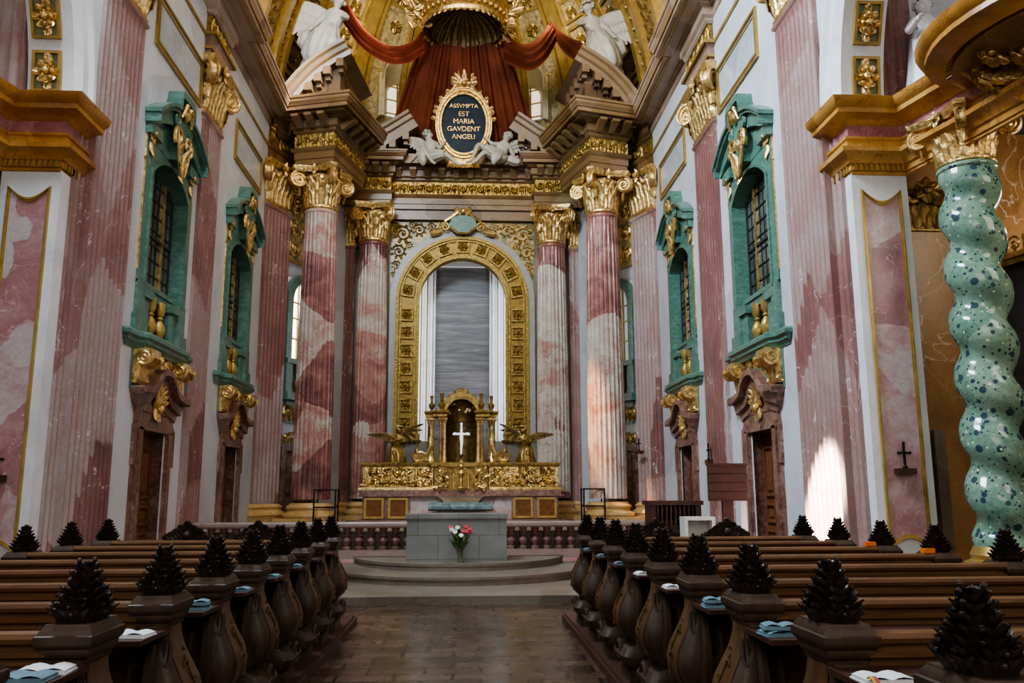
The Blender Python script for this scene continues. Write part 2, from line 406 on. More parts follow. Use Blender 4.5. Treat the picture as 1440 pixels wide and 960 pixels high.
def capital(par, r, z0, h, flat=None, mat='gold'):
    """composite capital; flat=(width, depth) makes the pilaster version"""
    g = M[mat]; m = MB()
    hb = h*.66
    if flat is None:
        m.lathe([(r*.97,z0),(r*1.08,z0+.03*h),(r*1.08,z0+.07*h),(r*.95,z0+.09*h),(r*.95,z0+.3*h),(r*.98,z0+.5*h),(r*1.06,z0+hb),(r*1.16,z0+.70*h),(r*1.16,z0+.78*h),(r*1.05,z0+.84*h)], n=24)
        for row, (zz, L, n, ph, w) in enumerate(((.09, .30, 14, 0, .30), (.20, .36, 14, .5, .28), (.34, .38, 14, 0, .26))):
            for k in range(n):
                a = 2*pi*(k+ph)/n; o = V((cos(a), sin(a), 0))
                m.leaf(o*r*(1.0+.02*row)+V((0,0,z0+zz*h)), (0,0,1), o, h*L*1.1, r*w*1.5, .62, 5, 1)
        for k in range(24):   # egg and dart
            a = 2*pi*k/24
            m.ball((r*1.17*cos(a), r*1.17*sin(a), z0+.74*h), r*.085, 6, 4, (1,1,1.3))
    else:
        w, d = flat
        def ring(q, z): return [(-w/2*q, 0, z), (-w/2*q, d*q+(q-1)*.3, z), (w/2*q, d*q+(q-1)*.3, z), (w/2*q, 0, z)]
        m.grid([ring(q, z0+zz*h) for q, zz in ((1,0),(1.04,.03),(1.04,.07),(.98,.09),(.98,.35),(1.02,.5),(1.08,.66),(1.12,.7),(1.12,.78),(1.05,.84))], cu=False)
        nl = max(4, int(w/.22))
        for row, (zz, L, ph) in enumerate(((.09, .36, 0), (.22, .52, .5))):
            for k in range(nl+(0 if row == 0 else 1)):
                x = -w/2+(k+.5-ph)*w/nl
                m.leaf((x, d*1.0, z0+zz*h), (0,0,1), (0,1,0), h*L*1.1, w/nl*1.2, .6, 5, 1)
            for sx in (-1, 1):
                m.leaf((sx*w/2, d*.5, z0+zz*h), (0,0,1), (sx,0,0), h*L*1.1, .3, .9, 5, 1)
        ne = int(w/.16)
        for k in range(ne):
            m.ball((-w/2*1.08+(k+.5)*w*1.08/ne, d*1.15+.05, z0+.74*h), .07, 6, 4, (1,1,1.3))
    cap = m.obj('capital', g, par)
    # abacus with concave sides and a flower in the middle of each
    a = MB()
    if flat is None:
        R = r*1.95; rows = []
        for zz, q in ((.86, .93), (.90, .96), (.93, 1.0), (1.0, 1.02)):
            ring = []
            for k in range(4):
                for j in range(7):
                    t = j/6; a0 = pi/4+k*pi/2+.11; a1 = pi/4+(k+1)*pi/2-.11
                    p = V((cos(a0), sin(a0), 0)).lerp(V((cos(a1), sin(a1), 0)), t)*R
                    p *= (1-.22*sin(pi*t)/1.0)*q
                    ring.append((p.x, p.y, z0+zz*h))
            rows.append(ring)
        a.grid(rows, cu=True, caps=True)
        ab = a.obj('abacus', g, cap)
        fl = MB()
        for k in range(4):
            an = k*pi/2; o = V((cos(an), sin(an), 0)); c = o*r*1.28+V((0,0,z0+.9*h))
            for j in range(6):
                b = 2*pi*j/6; up = V((0,0,cos(b)))+V((-o.y, o.x, 0))*sin(b)
                fl.leaf(c, up, o, r*.33, r*.22, .5, 3)
            fl.ball(c+o*.04, r*.1, 6, 4)
        fl.obj('flower', g, cap)
        for k in range(4):
            an = pi/4+k*pi/2
            volute_mesh((cos(an), sin(an)), r*1.58, z0+.69*h, h*.20, r*.24).obj('volute', g, cap)
    else:
        w, d = flat
        a.sweep([(-w/2*1.12-.05, 0), (-w/2*1.12-.05, d*1.1+.12), (w/2*1.12+.05, d*1.1+.12), (w/2*1.12+.05, 0)], [(0,z0+.86*h),(.02,z0+.90*h),(.06,z0+.93*h),(.08,z0+h),(-.2,z0+h)], side=-1)
        a.obj('abacus', g, cap)
        fl = MB(); c = V((0, d*1.1+.2, z0+.9*h))
        for j in range(6):
            b = 2*pi*j/6
            fl.leaf(c, (sin(b), 0, cos(b)), (0,1,0), .24, .16, .5, 3)
        fl.ball(c+V((0,.04,0)), .08, 6, 4)
        for sx in (-1, 1):
            fl.tube([(sx*(.1+.35*w*t), d*1.1+.1, z0+(.84-.18*sin(pi*t)+.0*t)*h) for t in [k/8 for k in range(9)]], .06, 5)
        fl.obj('flower', g, cap)
        for sx in (-1, 1):
            mm = volute_mesh((sx*.75, .66), .36, z0+.66*h, h*.215, .17)
            mm.v = [(x+sx*(w/2-.14), y+d*.75-.1, z) for x, y, z in mm.v]
            mm.obj('volute', g, cap)
    return cap

def fluted_column(name, x, y, rb, rz, label, group, zb=ZB, mat='rose', nf=24):
    e = empty(name, (x, y, 0), rz, label, 'column', group)
    z0 = zb+.62
    b = MB(); b.box(-rb*1.38, rb*1.38, -rb*1.38, rb*1.38, zb, zb+.16)
    b.lathe([(rb*1.34,zb+.16),(rb*1.40,zb+.22),(rb*1.38,zb+.29),(rb*1.24,zb+.32),(rb*1.16,zb+.36),(rb*1.14,zb+.41),(rb*1.2,zb+.44),(rb*1.22,zb+.49),(rb*1.17,zb+.54),(rb*1.06,zb+.57),(rb*1.04,z0)], n=32)
    b.obj('base', M['basem'], e)
    s = MB(); rows = []; ns = 16
    for i in range(ns+1):
        t = i/ns; rr = rb*(1-.14*max(0, t-.25)**1.4/.75**1.4)
        z = z0+(ZN-z0)*t; fd = .05 if 0 < i < ns else 0
        ring = []
        for k in range(nf):
            for q, dd in ((0,0),(.18,0),(.34,.72),(.59,1),(.84,.72)):
                a = 2*pi*(k+q)/nf; ring.append(((rr-fd*dd)*cos(a), (rr-fd*dd)*sin(a), z+(.1 if i == 0 else -.1 if i == ns else 0)))
        rows.append(ring)
    s.grid(rows, cu=True, caps=True)
    rt = rb*.86
    s.lathe([(rt,ZN-.14),(rt*1.06,ZN-.1),(rt*1.06,ZN-.03),(rt*1.0,ZN)], n=32)
    s.obj('shaft', M[mat], e, smooth=.9)
    capital(e, rt, ZN, ZC-ZN)
    return e

def pilaster_shaft(w, d, z0, z1, nf, side=0):
    m = MB(); pts = [(-w/2, 0), (-w/2, d)]
    u = w/nf
    for k in range(nf):
        x = -w/2+k*u
        pts += [(x+.14*u, d), (x+.26*u, d-.038), (x+.5*u, d-.055), (x+.74*u, d-.038), (x+.86*u, d)]
    pts += [(w/2, d), (w/2, 0)]
    flat = [(x, 0 if y == 0 else d) for x, y in pts]
    rows = [[(x, y, z) for x, y in P] for P, z in ((flat, z0), (flat, z0+.06), (pts, z0+.16), (pts, z1-.28), (flat, z1-.2), (flat, z1))]
    m.grid(rows)
    m.sweep([(-w/2, 0), (-w/2, d), (w/2, d), (w/2, 0)], [(0,z1-.12),(.05,z1-.08),(.05,z1-.02),(0,z1)], side=-1)
    return m

def pilaster(name, x, y, rz, w, d, label, group, zb=0, nf=9, mat='roseP', extra=None, base=True, cat='pilaster'):
    e = empty(name, (x, y, 0), rz, label, cat, group)
    if base:
        m = MB(); m.sweep([(-w/2, 0), (-w/2, d), (w/2, d), (w/2, 0)], [(.16,zb),(.16,zb+.2),(.19,zb+.26),(.16,zb+.34),(.08,zb+.38),(.07,zb+.44),(.1,zb+.5),(.05,zb+.56),(0,zb+.6)], side=-1)
        m.obj('base', M['basem'], e)
    z0 = zb+(.58 if base else 0)
    pilaster_shaft(w, d, z0, ZN, nf).obj('shaft', M[mat], e, smooth=.9)
    if extra:   # recessed half pilaster beside it
        x0, x1, dd, n2 = extra
        mm = pilaster_shaft(x1-x0, dd, z0, ZN+1.4, n2); mm.v = [(a+(x0+x1)/2, b, c) for a, b, c in mm.v]
        mm.obj('side_strip', M[mat], e, smooth=.9)
    capital(e, 0, ZN, ZC-ZN, flat=(w, d))
    return e

RR, RL = pi/2, -pi/2      # right wall, left wall
LR = ((1, RR, 'right'), (-1, RL, 'left'))
for s, rz, nm in LR:
    X = s*(W)
    # extra strip lies toward the camera: local x = +Y on the right wall and -Y on the left
    a, b = PIL1[s]; w1 = b-a
    ex = (-w1/2-.36, -w1/2, .1, 2) if s > 0 else (w1/2, w1/2+.36, .1, 2)
    pilaster('fluted_pilaster', X, (a+b)/2, rz, w1, .22, 'broad fluted pink pilaster between chapel pier and nearest green window, %s wall' % nm, None, 0, 9, extra=ex, base=False)
    a, b = PIL2[s]
    pilaster('fluted_pilaster', X, (a+b)/2, rz, b-a, .22, 'pale pink fluted pilaster between the two green windows, %s wall' % nm, None, 0, 8, base=False)
    # chancel pilaster on the splayed wall
    dx, dy = -s*.4, .917
    th = atan2(-(-s*.917), -.4)
    c = V((s*6.5+dx*.74, 26.2+dy*.74, 0))
    e = pilaster('fluted_pilaster', c.x, c.y, th, 1.32, .2, 'dark rose fluted pilaster beside the big free-standing column on the %s' % nm, None, ZB, 7)
    fluted_column('fluted_column', s*4.72, 27.2, .61, s*.27, 'tall pink and white fluted column standing free on the %s of the altar' % nm, None)
    fluted_column('fluted_column', s*3.36, 30.75, .60, 0, 'mottled pink fluted column against the altar wall just %s of the golden arch' % nm, None, nf=24)
    # slim rear pilasters of the altar wall
    pilaster('fluted_pilaster', s*4.3, 31.15, pi, .5, .18, 'narrow rose pilaster half hidden behind the column %s of the golden arch' % nm, None, ZB, 3, base=True)

# ---------------------------------------------------------------- entablature
def entab_prof(zc=ZC, top=14.45, pr=.85):
    z = zc
    arch = [(0,z),(.0,z+.18),(.03,z+.2),(.03,z+.42),(.10,z+.5),(.12,z+.56)]
    frieze = [(.0,z+.56),(.0,z+1.08)]
    corn = [(.02,z+1.08),(.08,z+1.14),(.08,z+1.2),(.16,z+1.26),(.16,z+1.5),(.24,z+1.51),(.27,z+1.55),(pr-.3,z+1.56),(pr-.28,z+1.60),(pr-.12,z+1.61),(pr-.12,z+1.74),(pr-.08,z+1.75),(pr-.06,z+1.80),(pr-.01,z+1.86),(pr-.01,z+1.95),(pr+.03,z+1.97),(pr+.03,top),(.0,top+.06)]
    return arch, frieze, corn

def scroll_run(m, a, b, z0, z1, n, out, r0=.03):
    """gilt rinceau along plan segment a-b, between z0 and z1; out = outward 2d normal"""
    a = V((*a, 0)); b = V((*b, 0)); o = V((*out, 0)).normalized(); d = (b-a); L = d.length; d.normalize()
    h = z1-z0; u = L/n; zc = (z0+z1)/2
    for k in range(n):
        c = a+d*(k+.5)*u+o*.03
        sg = 1 if k % 2 else -1
        m.spiral(c+V((0,0,zc)), min(h*.42, u*.46), d, V((0,0,sg)), 1.6, h*.075, 16, 1, -.4, 4)
        m.leaf(a+d*(k*u)+o*.005+V((0,0,z0+.02)), (0,0,1), o, h*.8, min(u*.34, h*.34), .3, 4, 1); m.leaf(a+d*((k+.5)*u)+o*.005+V((0,0,z0+.02)), (0,0,1), o, h*.5, min(u*.3, h*.3), .4, 4, 1)
        m.ball(c+V((0,0,zc)), h*.11, 6, 4)
    return m

def modillions(m, a, b, z0, z1, n, out, w=.25, dep=.5, off=.16):
    a = V((*a, 0)); b = V((*b, 0)); o = V((*out, 0)).normalized(); d = (b-a); L = d.length; d.normalize()
    h = z1-z0
    for k in range(n):
        c = a+d*((k+.5)*L/n)+o*off
        rows = []
        for q, zz in ((dep, z1), (dep, z1-h*.25), (dep*.8, z1-h*.4), (dep*.35, z1-h*.75), (.06, z0), (0, z0)):
            rows.append([c-d*w/2*(1 if zz > z0+.1 else .8)+o*q+V((0,0,zz)), c+d*w/2*(1 if zz > z0+.1 else .8)+o*q+V((0,0,zz))])
        m.grid(rows)
        for sx in (-1, 1):
            ed = [r[0 if sx < 0 else 1] for r in rows]
            m.add(ed+[c+d*sx*w/2*.8+V((0,0,z1))], [tuple(range(len(ed)+1))])
    return m

def entablature(name, path, label=None, segs=None, top=14.45, pr=.85, side=1, rear=None, mat='entab', gilt=False):
    """segs: list of (i, n_scrolls, n_mod) for path segments"""
    e = empty(name); struct(e)
    arch, fr, co = entab_prof(ZC, top, pr)
    MB().sweep(path, arch, side).obj('architrave', M[mat], e)
    if gilt:
        q = MB()
        for o, z, t in ((.03, ZC+.19, .035), (.13, ZC+.53, .04), (pr-.28, ZC+1.585, .03), (pr-.10, ZC+1.745, .025)): q.sweep(path, [(o,z-t),(o+.03,z-t),(o+.03,z+t),(o,z+t)], side)
        q.obj('gilt_fillet', M['goldp'], e)
    MB().sweep(path, fr, side).obj('frieze', M['goldf'], e)
    MB().sweep(path, co, side).obj('cornice', M[mat], e)
    g = MB(); md = MB()
    for i, ns, nm_ in segs or []:
        a, b = path[i], path[i+1]
        d = V((b[0]-a[0], b[1]-a[1])).normalized(); o = (d.y*side, -d.x*side)
        if ns: scroll_run(g, a, b, ZC+.6, ZC+1.06, ns, o)
        if nm_: modillions(md, a, b, ZC+1.2, ZC+1.54, nm_, o, dep=pr-.36)
    if g.v: g.obj('frieze_ornament', M['goldf'], e)
    if md.v: md.obj('modillion_moulding', M['entab'], e)
    return e

k = 1
for s in (1, -1):
    nm = 'right' if s > 0 else 'left'
    def P(*pts): return [(s*a, b) for a, b in pts]
    # nave run with breaks over the pilasters (travel away from camera; outward normal toward the room)
    side = -1 if s > 0 else 1
    path = P((6.48,11),(6.48,PIL1[s][0]-.08),(6.22,PIL1[s][0]-.08),(6.22,PIL1[s][1]+.08),(6.48,PIL1[s][1]+.08),(6.48,PIL2[s][0]-.08),(6.22,PIL2[s][0]-.08),(6.22,PIL2[s][1]+.08),(6.48,PIL2[s][1]+.08),(6.48,26.3),(6.3,26.9))
    entablature('trim_%d' % k, path, segs=[(0,9,0),(2,6,0),(4,12,0),(6,5,0),(8,13,0)], side=side, mat='entabn', gilt=True); k += 1
    # splayed run behind the big column
    entablature('trim_%d' % k, P((6.36,26.3),(6.1,26.95),(4.55,30.6)), segs=[(1,9,7)], side=side, pr=.6); k += 1
    # ressaut over the free-standing column
    c = V((4.72,27.2)); n = V((sin(.27),-cos(.27))); t = V((cos(.27), sin(.27)))   # for s=+1, t points to +x
    if True:
        q = [c+t*.68+V((0,0))-n*2.3, c+t*.68+n*.68, c-t*.68+n*.68, c-t*.68-n*1.9]
        pts = P(*[(p.x, p.y) for p in q])
        entablature('trim_%d' % k, pts, segs=[(0,8,0),(1,5,3),(2,9,5)], side=side); k += 1
        z0 = MB(); z0.poly([(p[0], p[1]) for p in pts], ZC, ZC+.02, 'z'); z0.poly([(p[0], p[1]) for p in pts], 14.4, 14.47, 'z')
        struct(z0.obj('trim_%d' % k, M['entab'])); k += 1
    # inner run over the altar-wall columns
    entablature('trim_%d' % k, P((4.6,30.4),(2.72,30.4),(2.72,31.0)), segs=[(0,5,5)], side=side, pr=.6, top=14.3); k += 1
entablature('trim_%d' % k, [(-2.75,30.85),(2.75,30.85)], segs=[(0,17,10)], side=1, pr=.6, top=14.0); k += 1
TR = [k]
struct(MB().box(-2.72, 2.72, 30.95, 31.25, 12.02, 12.43).obj('trim_%d' % k, M['entab'])); TR[0] += 1
def trim():
    TR[0] += 1; return 'trim_%d' % (TR[0]-1)

# ---------------------------------------------------------------- broken pediments
def pediment(s, pts, y0, y1, rz, name='pediment', label='', thick=.5, mod=True, pivot=None, mat='entabd'):
    """curved raking cornice: pts (x,z) along the top edge"""
    e = empty(name, pivot or (0,0,0), rz, label, 'pediment')
    ox, oy = (pivot[0], pivot[1]) if pivot else (0, 0)
    m = MB(); P = [(a-ox, b) for a, b in pts]
    steps = [(0,.0),(.02,.10),(.10,.16),(.12,.30),(.20,.36),(.24,thick)]
    def nor(i):
        a = P[max(0, i-1)]; b = P[min(len(P)-1, i+1)]
        d = V((b[0]-a[0], b[1]-a[1])).normalized(); n = V((-d.y, d.x)); return n if n.y > 0 else -n
    rows = []
    for i in range(len(P)):
        n = nor(i); r = [(P[i][0], y1-oy, P[i][1])]
        for o, dn in steps: r.append((P[i][0]-n.x*dn, y0-oy+o, P[i][1]-n.y*dn))
        r.append((P[i][0]-n.x*thick, y1-oy, P[i][1]-n.y*thick)); rows.append(r)
    m.grid(rows, cu=True, caps=True)
    m.obj('raking_cornice', M[mat], e)
    # tympanum
    t = MB(); zb = min(b for a, b in P)-.05
    for i in range(len(P)-2):
        n = nor(i)
        a0, b0 = P[i][0]-n.x*thick*.9, P[i][1]-n.y*thick*.9; a1, b1 = P[i+1][0]-n.x*thick*.9, P[i+1][1]-n.y*thick*.9
        t.add([(a0, y0-oy+.6, max(zb, b0)), (a1, y0-oy+.6, max(zb, b1)), (a1, y0-oy+.6, zb), (a0, y0-oy+.6, zb), (a0, y1-oy, max(zb, b0)), (a1, y1-oy, max(zb, b1)), (a1, y1-oy, zb), (a0, y1-oy, zb)], [(0,1,2,3),(4,5,6,7),(0,1,5,4),(1,2,6,5),(0,3,7,4),(2,3,7,6)])
    t.obj('tympanum', M[mat], e)
    if mod:
        n = len(P)
        for k in range(5):
            d = MB()
            f = (k+.8)/5.6*(n-1); i = min(int(f), n-2); fr = f-i
            x = P[i][0]*(1-fr)+P[i+1][0]*fr; z = P[i][1]*(1-fr)+P[i+1][1]*fr; q = nor(i)
            x -= q.x*thick; z -= q.y*thick
            d.box(x-.12, x+.12, y0-oy+.22, y0-oy+.7, z-.22, z+.05)
            d.box(x-.08, x+.08, y0-oy+.40, y0-oy+.7, z-.36, z-.2); d.obj('modillion', M[mat], e)
        # along the inner end
        for k in range(4):
            yy = y0-oy+.7+k*.55
            x = P[-2][0]+.42*(P[-1][0]-P[-2][0]); sg = 1 if P[-1][0] > P[0][0] else -1; z = P[-2][1]+.35*(P[-1][1]-P[-2][1])-thick
            if yy < y1-oy-.2: MB().box(x-.25, x+.05, yy, yy+.22, z-.28, z+.12).obj('modillion', M[mat], e)
    return e
for s, nm in ((-1, 'left'), (1, 'right')):
    big = [(s*6.0,14.35),(s*5.7,14.85),(s*5.35,15.3),(s*5.0,15.66),(s*4.68,15.92),(s*4.25,16.2),(s*3.78,16.45)]
    pediment(s, big, 25.75, 29.0, s*.12, label='curved pediment half over the free-standing column on the %s, below a winged angel' % nm, pivot=(s*4.72, 27.2, 0))
    small = [(s*4.4,14.3),(s*3.9,14.75),(s*3.4,15.1),(s*2.9,15.4),(s*2.1,15.95)]
    pediment(s, small, 29.75, 31.0, 0, label='small broken pediment half over the altar-wall column %s of the oval plaque' % nm, thick=.68)
# ---------------------------------------------------------------- room shell
def wall_grid(m, P, us, zs, holes):
    """quads over the breakpoints us x zs except where a hole covers the cell; P(u,z)->point"""
    for i in range(len(us)-1):
        for j in range(len(zs)-1):
            u = (us[i]+us[i+1])/2; z = (zs[j]+zs[j+1])/2
            if any(a < u < b and c < z < d for a, b, c, d in holes): continue
            m.add([P(us[i], zs[j]), P(us[i+1], zs[j]), P(us[i+1], zs[j+1]), P(us[i], zs[j+1])], [(0,1,2,3)])
for s, rz, nm in LR:
    m = MB(); us = [PIER[s]+.8]; holes = []
    for b in BAYS[s]:
        us += [b-1.3, b-.72, b+.72, b+1.3]; holes += [(b-1.3, b+1.3, 4.7, 8.9), (b-.72, b+.72, -1, 3.05)]
    us += [26.55]; zs = [0, 3.05, 4.7, 8.9, 16.0]
    wall_grid(m, lambda u, z: (s*WW, u, z), us, zs, holes)
    struct(m.obj('wall_%s' % nm, M['wall'], smooth=0))
    # splayed chancel wall with its window
    m = MB(); p0 = V((s*6.5, 26.2, 0)); d = V((-s*.4, .917, 0))
    wall_grid(m, lambda u, z: tuple(p0+d*u+V((0,0,z))), [0, 1.5, 3.5, 5.3], [0, 6.0, 8.9, 15.0], [(1.5, 3.5, 6.0, 8.9)])
    struct(m.obj('wall_%s_splay' % nm, M['wall'], smooth=0))
# floor, platform, steps
struct(MB().box(-16, 16, -6, 14.6, -.2, 0).obj('floor', M['floor'], smooth=0))
struct(MB().box(-6.6, 6.6, 13.85, 21.2, -.2, .13).obj('floor_chancel', M['stepm'], smooth=0))
struct(MB().box(-6.6, 6.6, 17.9, 21.2, .0, .20).obj('floor_step', M['pinkf'], smooth=0))
struct(MB().box(-6.6, 6.6, 21.1, 33.5, -.2, ZB).obj('floor_platform', M['stepm'], smooth=0))
def round_step(z0, z1, y_front, half, y_back, sag):
    pts = [(half, y_back), (-half, y_back)]
    n = 24
    for k in range(n+1):
        x = -half+2*half*k/n
        y = y_front+sag*(1-sqrt(max(0, 1-(x/half)**2*.96)))
        pts.append((x, y))
    return pts
for i, (z0, z1, yf, hf, yb, sag) in enumerate(((.13,.28,15.25,2.9,18.6,3.6), (.28,.42,16.35,2.2,18.3,2.6))):
    m = MB(); pts = round_step(z0, z1, yf, hf, yb, sag)
    m.poly(pts, z0, z1-.05, 'z')
    c = V((0, (yf+yb)/2)); m.poly([(c.x+(x-c.x)*1.012, c.y+(y-c.y)*1.012) for x, y in pts], z1-.05, z1, 'z')
    e = m.obj('altar_step', M['stepm'])
    tag(e, ('lower curved stone step spreading in front of the grey altar block', 'upper curved stone step directly under the grey altar block')[i], 'step')

# ---------------------------------------------------------------- green window aedicules of the nave
def arc(cx, cz, r, a0, a1, n, sx=1):
    return [(cx+r*sx*cos(a0+(a1-a0)*k/n), cz+r*sin(a0+(a1-a0)*k/n)) for k in range(n+1)]

def console(par, x, y0, z0, z1, dep, w, mat='gold'):
    m = MB(); pts = []
    h = z1-z0
    # S-shaped bracket: big scroll above, small scroll below
    for q, zz in ((.0,0),(.30,.0),(.36,.08),(.30,.17),(.24,.26),(.28,.38),(.5,.5),(.85,.6),(1.0,.75),(.95,.92),(.9,1.0),(0,1.0)):
        pts.append((y0+q*dep, z0+zz*h))
    m.poly(pts, x-w/2, x+w/2, 'x')
    for sx in (-1, 1):
        m.spiral((x+sx*w/2, y0+dep*.62, z0+h*.74), dep*.42, (0,1,0), (0,0,1), 2, dep*.10, 24, -1, .4)
        m.spiral((x+sx*w/2, y0+dep*.2, z0+h*.1), dep*.2, (0,1,0), (0,0,1), 1.6, dep*.07, 14, 1, 0)
    for j in range(3):
        m.leaf((x+(j-1)*w*.33, y0+dep*.35, z0+h*.1), (0,0,1), (0,1,0), h*.75, w*.45, .6, 5, 1)
    return m.obj('console', M[mat], par)

def aedicule(name, loc, rz, mat='green'):
    g = M[mat]; e = empty(name, loc, rz); struct(e)
    # frame and reveal (opening +-1.0, z 6.05..8.75 segmental top)
    m = MB()
    inner = [(1.08, 5.85), (1.08, 8.25)]+arc(0, 7.2, 1.506, .7711, pi-.7711, 10)+[(-1.08, 8.25), (-1.08, 5.85)]
    outer = [(1.42, 5.85), (1.42, 8.9)]+[(1.42-2.84*k/10, 8.9+.12*sin(pi*k/10)) for k in range(11)]+[(-1.42, 8.9), (-1.42, 5.85)]
    m.band(outer, inner, -.05, .24)
    mid = [(x*1.08, z if z < 7 else z+.06) for x, z in inner]
    m.band(mid, inner, .22, .28)
    rv = [(x, z) for x, z in inner]
    m.grid([[(x, .24, z) for x, z in rv], [(x*.99, -.09, z) for x, z in rv]])
    for sx in (-1, 1):     # pedestal zone beside the balusters
        m.box(sx*1.42-(.42 if sx > 0 else 0), sx*1.42+(0 if sx > 0 else .42), 0, .26, 4.85, 5.9)
        m.box(sx*1.24-.26, sx*1.24+.26, 0, .30, 4.85, 5.22)
        m.box(min(sx*.62, sx*1.0), max(sx*.62, sx*1.0), -.1, .20, 4.85, 5.75); m.box(min(sx*.56, sx*1.1), max(sx*.56, sx*1.1), -.1, .27, 5.64, 5.82)
    m.obj('frame', g, e)
    # gilt fillets round the frame
    t = MB()
    for sx in (-1, 1):
        t.box(sx*1.425-.02, sx*1.425+.022, .18, .235, 6.1, 9.2)
        for k in range(7):   # gilt flower at the upper corner
            a = 2*pi*k/7; t.leaf((sx*1.25, .26, 8.98), (sin(a), 0, cos(a)), (0,1,0), .2, .14, .6, 3)
        t.ball((sx*1.25, .3, 8.98), .07)
        t.leaf((sx*1.25, .24, 8.95), (0,0,-1), (0,1,0), .45, .16, .4, 4, 1)
        t.spiral((sx*1.34, .22, 8.4), .13, (sx,0,0), (0,0,1), 1.5, .03, 14)
    t.obj('gilt_trim', M['gold'], e)
    # window set in the reveal
    inb = inner
    p = MB(); p.add([(x, -.082, z) for x, z in inb], [tuple(range(len(inner)))]); p.obj('pane', M['pane'], e, smooth=0)
    l = MB()
    for sx in (-1, 1): l.box(sx*1.04-.03, sx*1.04+.03, -.09, -.04, 5.95, 8.3)
    for z in (6.35, 6.68, 7.01, 7.34, 7.67, 8.0, 8.33): l.box(-1.06, 1.06, -.085, -.055, z-.014, z+.014)
    l.box(-1.06, 1.06, -.085, -.04, 7.14, 7.2)
    for x in (-.78, -.25, 0, .25, .78): l.box(x-.012, x+.012, -.085, -.06, 5.95, 8.5)
    l.obj('glazing_bars', M['lead'], e)
    for x in ((.51,) if rz > 0 else (-.51,)): MB().box(x-.022, x+.022, -.085, -.03, 5.95, 8.5).obj('gilt_mullion', M['gold'], e)
    MB().box(-1.0, 1.0, -.12, .12, 5.72, 5.92).box(-1.05, 1.05, -.06, .16, 5.9, 6.0).obj('inner_sill', g, e)
    struct_back = MB().box(-1.25, 1.25, -.16, -.11, 4.8, 6.1); struct_back.obj('parapet_back', M['dark'], e)
    for x in (-.27, .27):
        b = MB(); b.lathe([(.10,4.85),(.10,4.92),(.06,4.96),(.12,5.08),(.145,5.18),(.11,5.3),(.06,5.38),(.09,5.42),(.06,5.46),(.11,5.56),(.11,5.78)], (x, .1, 0), 10)
        b.obj('baluster', M['goldp'], e)
    # ledge on gilt consoles
    b = MB(); pr = [(-.3,4.54),(.02,4.54),(.05,4.61),(.10,4.65),(.10,4.71),(.16,4.75),(.16,4.83),(.12,4.87),(-.3,4.87)]
    b.sweep([(-1.72,-.02),(-1.72,.20),(-1.35,.20),(-1.15,.34),(1.15,.34),(1.35,.20),(1.72,.20),(1.72,-.02)], pr, side=-1)
    b.box(-1.7, 1.7, -.1, .22, 4.55, 4.86); b.box(-1.2, 1.2, -.1, .38, 4.57, 4.855)
    b.box(-1.35, 1.35, -.02, .225, 3.75, 4.56)
    b.obj('ledge', g, e)
    for sx in (-1, 1): console(e, sx*1.02, .18, 3.86, 4.55, .40, .52)
    c = MB()
    for sx in (-1, 1):
        c.spiral((sx*.42, .14, 4.45), .2, (sx,0,0), (0,0,1), 1.6, .05, 18, 1, 0); c.leaf((sx*.3, .1, 4.2), (sx*.3,0,1), (0,1,0), .5, .3, .6, 4, 1)
        c.leaf((sx*.55, .1, 4.55), (sx,0,.2), (0,1,0), .45, .22, .5, 4, 1)
    c.v = [(x, y+.14, z-.06) for x, y, z in c.v]
    c.obj('gilt_scroll', M['gold'], e)
    # broken pediment: wings, centre post, hood
    w = MB()
    for sx in (-1, 1):
        top = [(sx*1.6,9.42),(sx*1.35,9.60),(sx*1.05,9.78),(sx*.75,9.92),(sx*.42,10.0)]
        bot = [(sx*1.6,9.12),(sx*1.35,9.20),(sx*1.05,9.34),(sx*.75,9.46),(sx*.5,9.52)]
        w.band(top, [(x, z-.09) for x, z in top], 0, .42); w.band([(x*.98, z-.08) for x, z in top], [(x*.98, z-.16) for x, z in top], 0, .36); w.band([(x*.96, z-.14) for x, z in top], [(x*.95, z) for x, z in bot], 0, .26)
        w.box(sx*1.54-.02, sx*1.54+.02, 0, .40, 9.14, 9.44)
        w.box(min(sx*1.5, sx*.9), max(sx*1.5, sx*.9), 0, .22, 8.93, 9.18)
        w.spiral((sx*.42, .3, 9.72), .17, (sx,0,0), (0,0,1), 1.6, .06, 16, 1, 1.2)
        # hood
        hood = [(sx*.46,10.06),(sx*.45,10.24),(sx*.40,10.36),(sx*.3,10.38),(0,10.38)]
        w.band(hood, [(x*.93, z-.15) for x, z in hood], 0, .42)
        w.box(sx*.44-.05, sx*.44+.05, 0, .38, 9.98, 10.12)
        w.band([(x*.85, z-.14) for x, z in hood], [(x*.55, z-.42) for x, z in hood], 0, .2)
    w.poly([(-.26,8.85),(-.30,9.6),(-.2,10.1),(.2,10.1),(.30,9.6),(.26,8.85)], 0, .30)
    w.poly([(-1.4,8.85),(-1.4,9.1),(-.5,9.5),(-.38,10.1),(.38,10.1),(.5,9.5),(1.4,9.1),(1.4,8.85)], 0, .13)
    w.v = [(x, y+.12, z) for x, y, z in w.v]
    w.obj('pediment', g, e)
    o = MB()
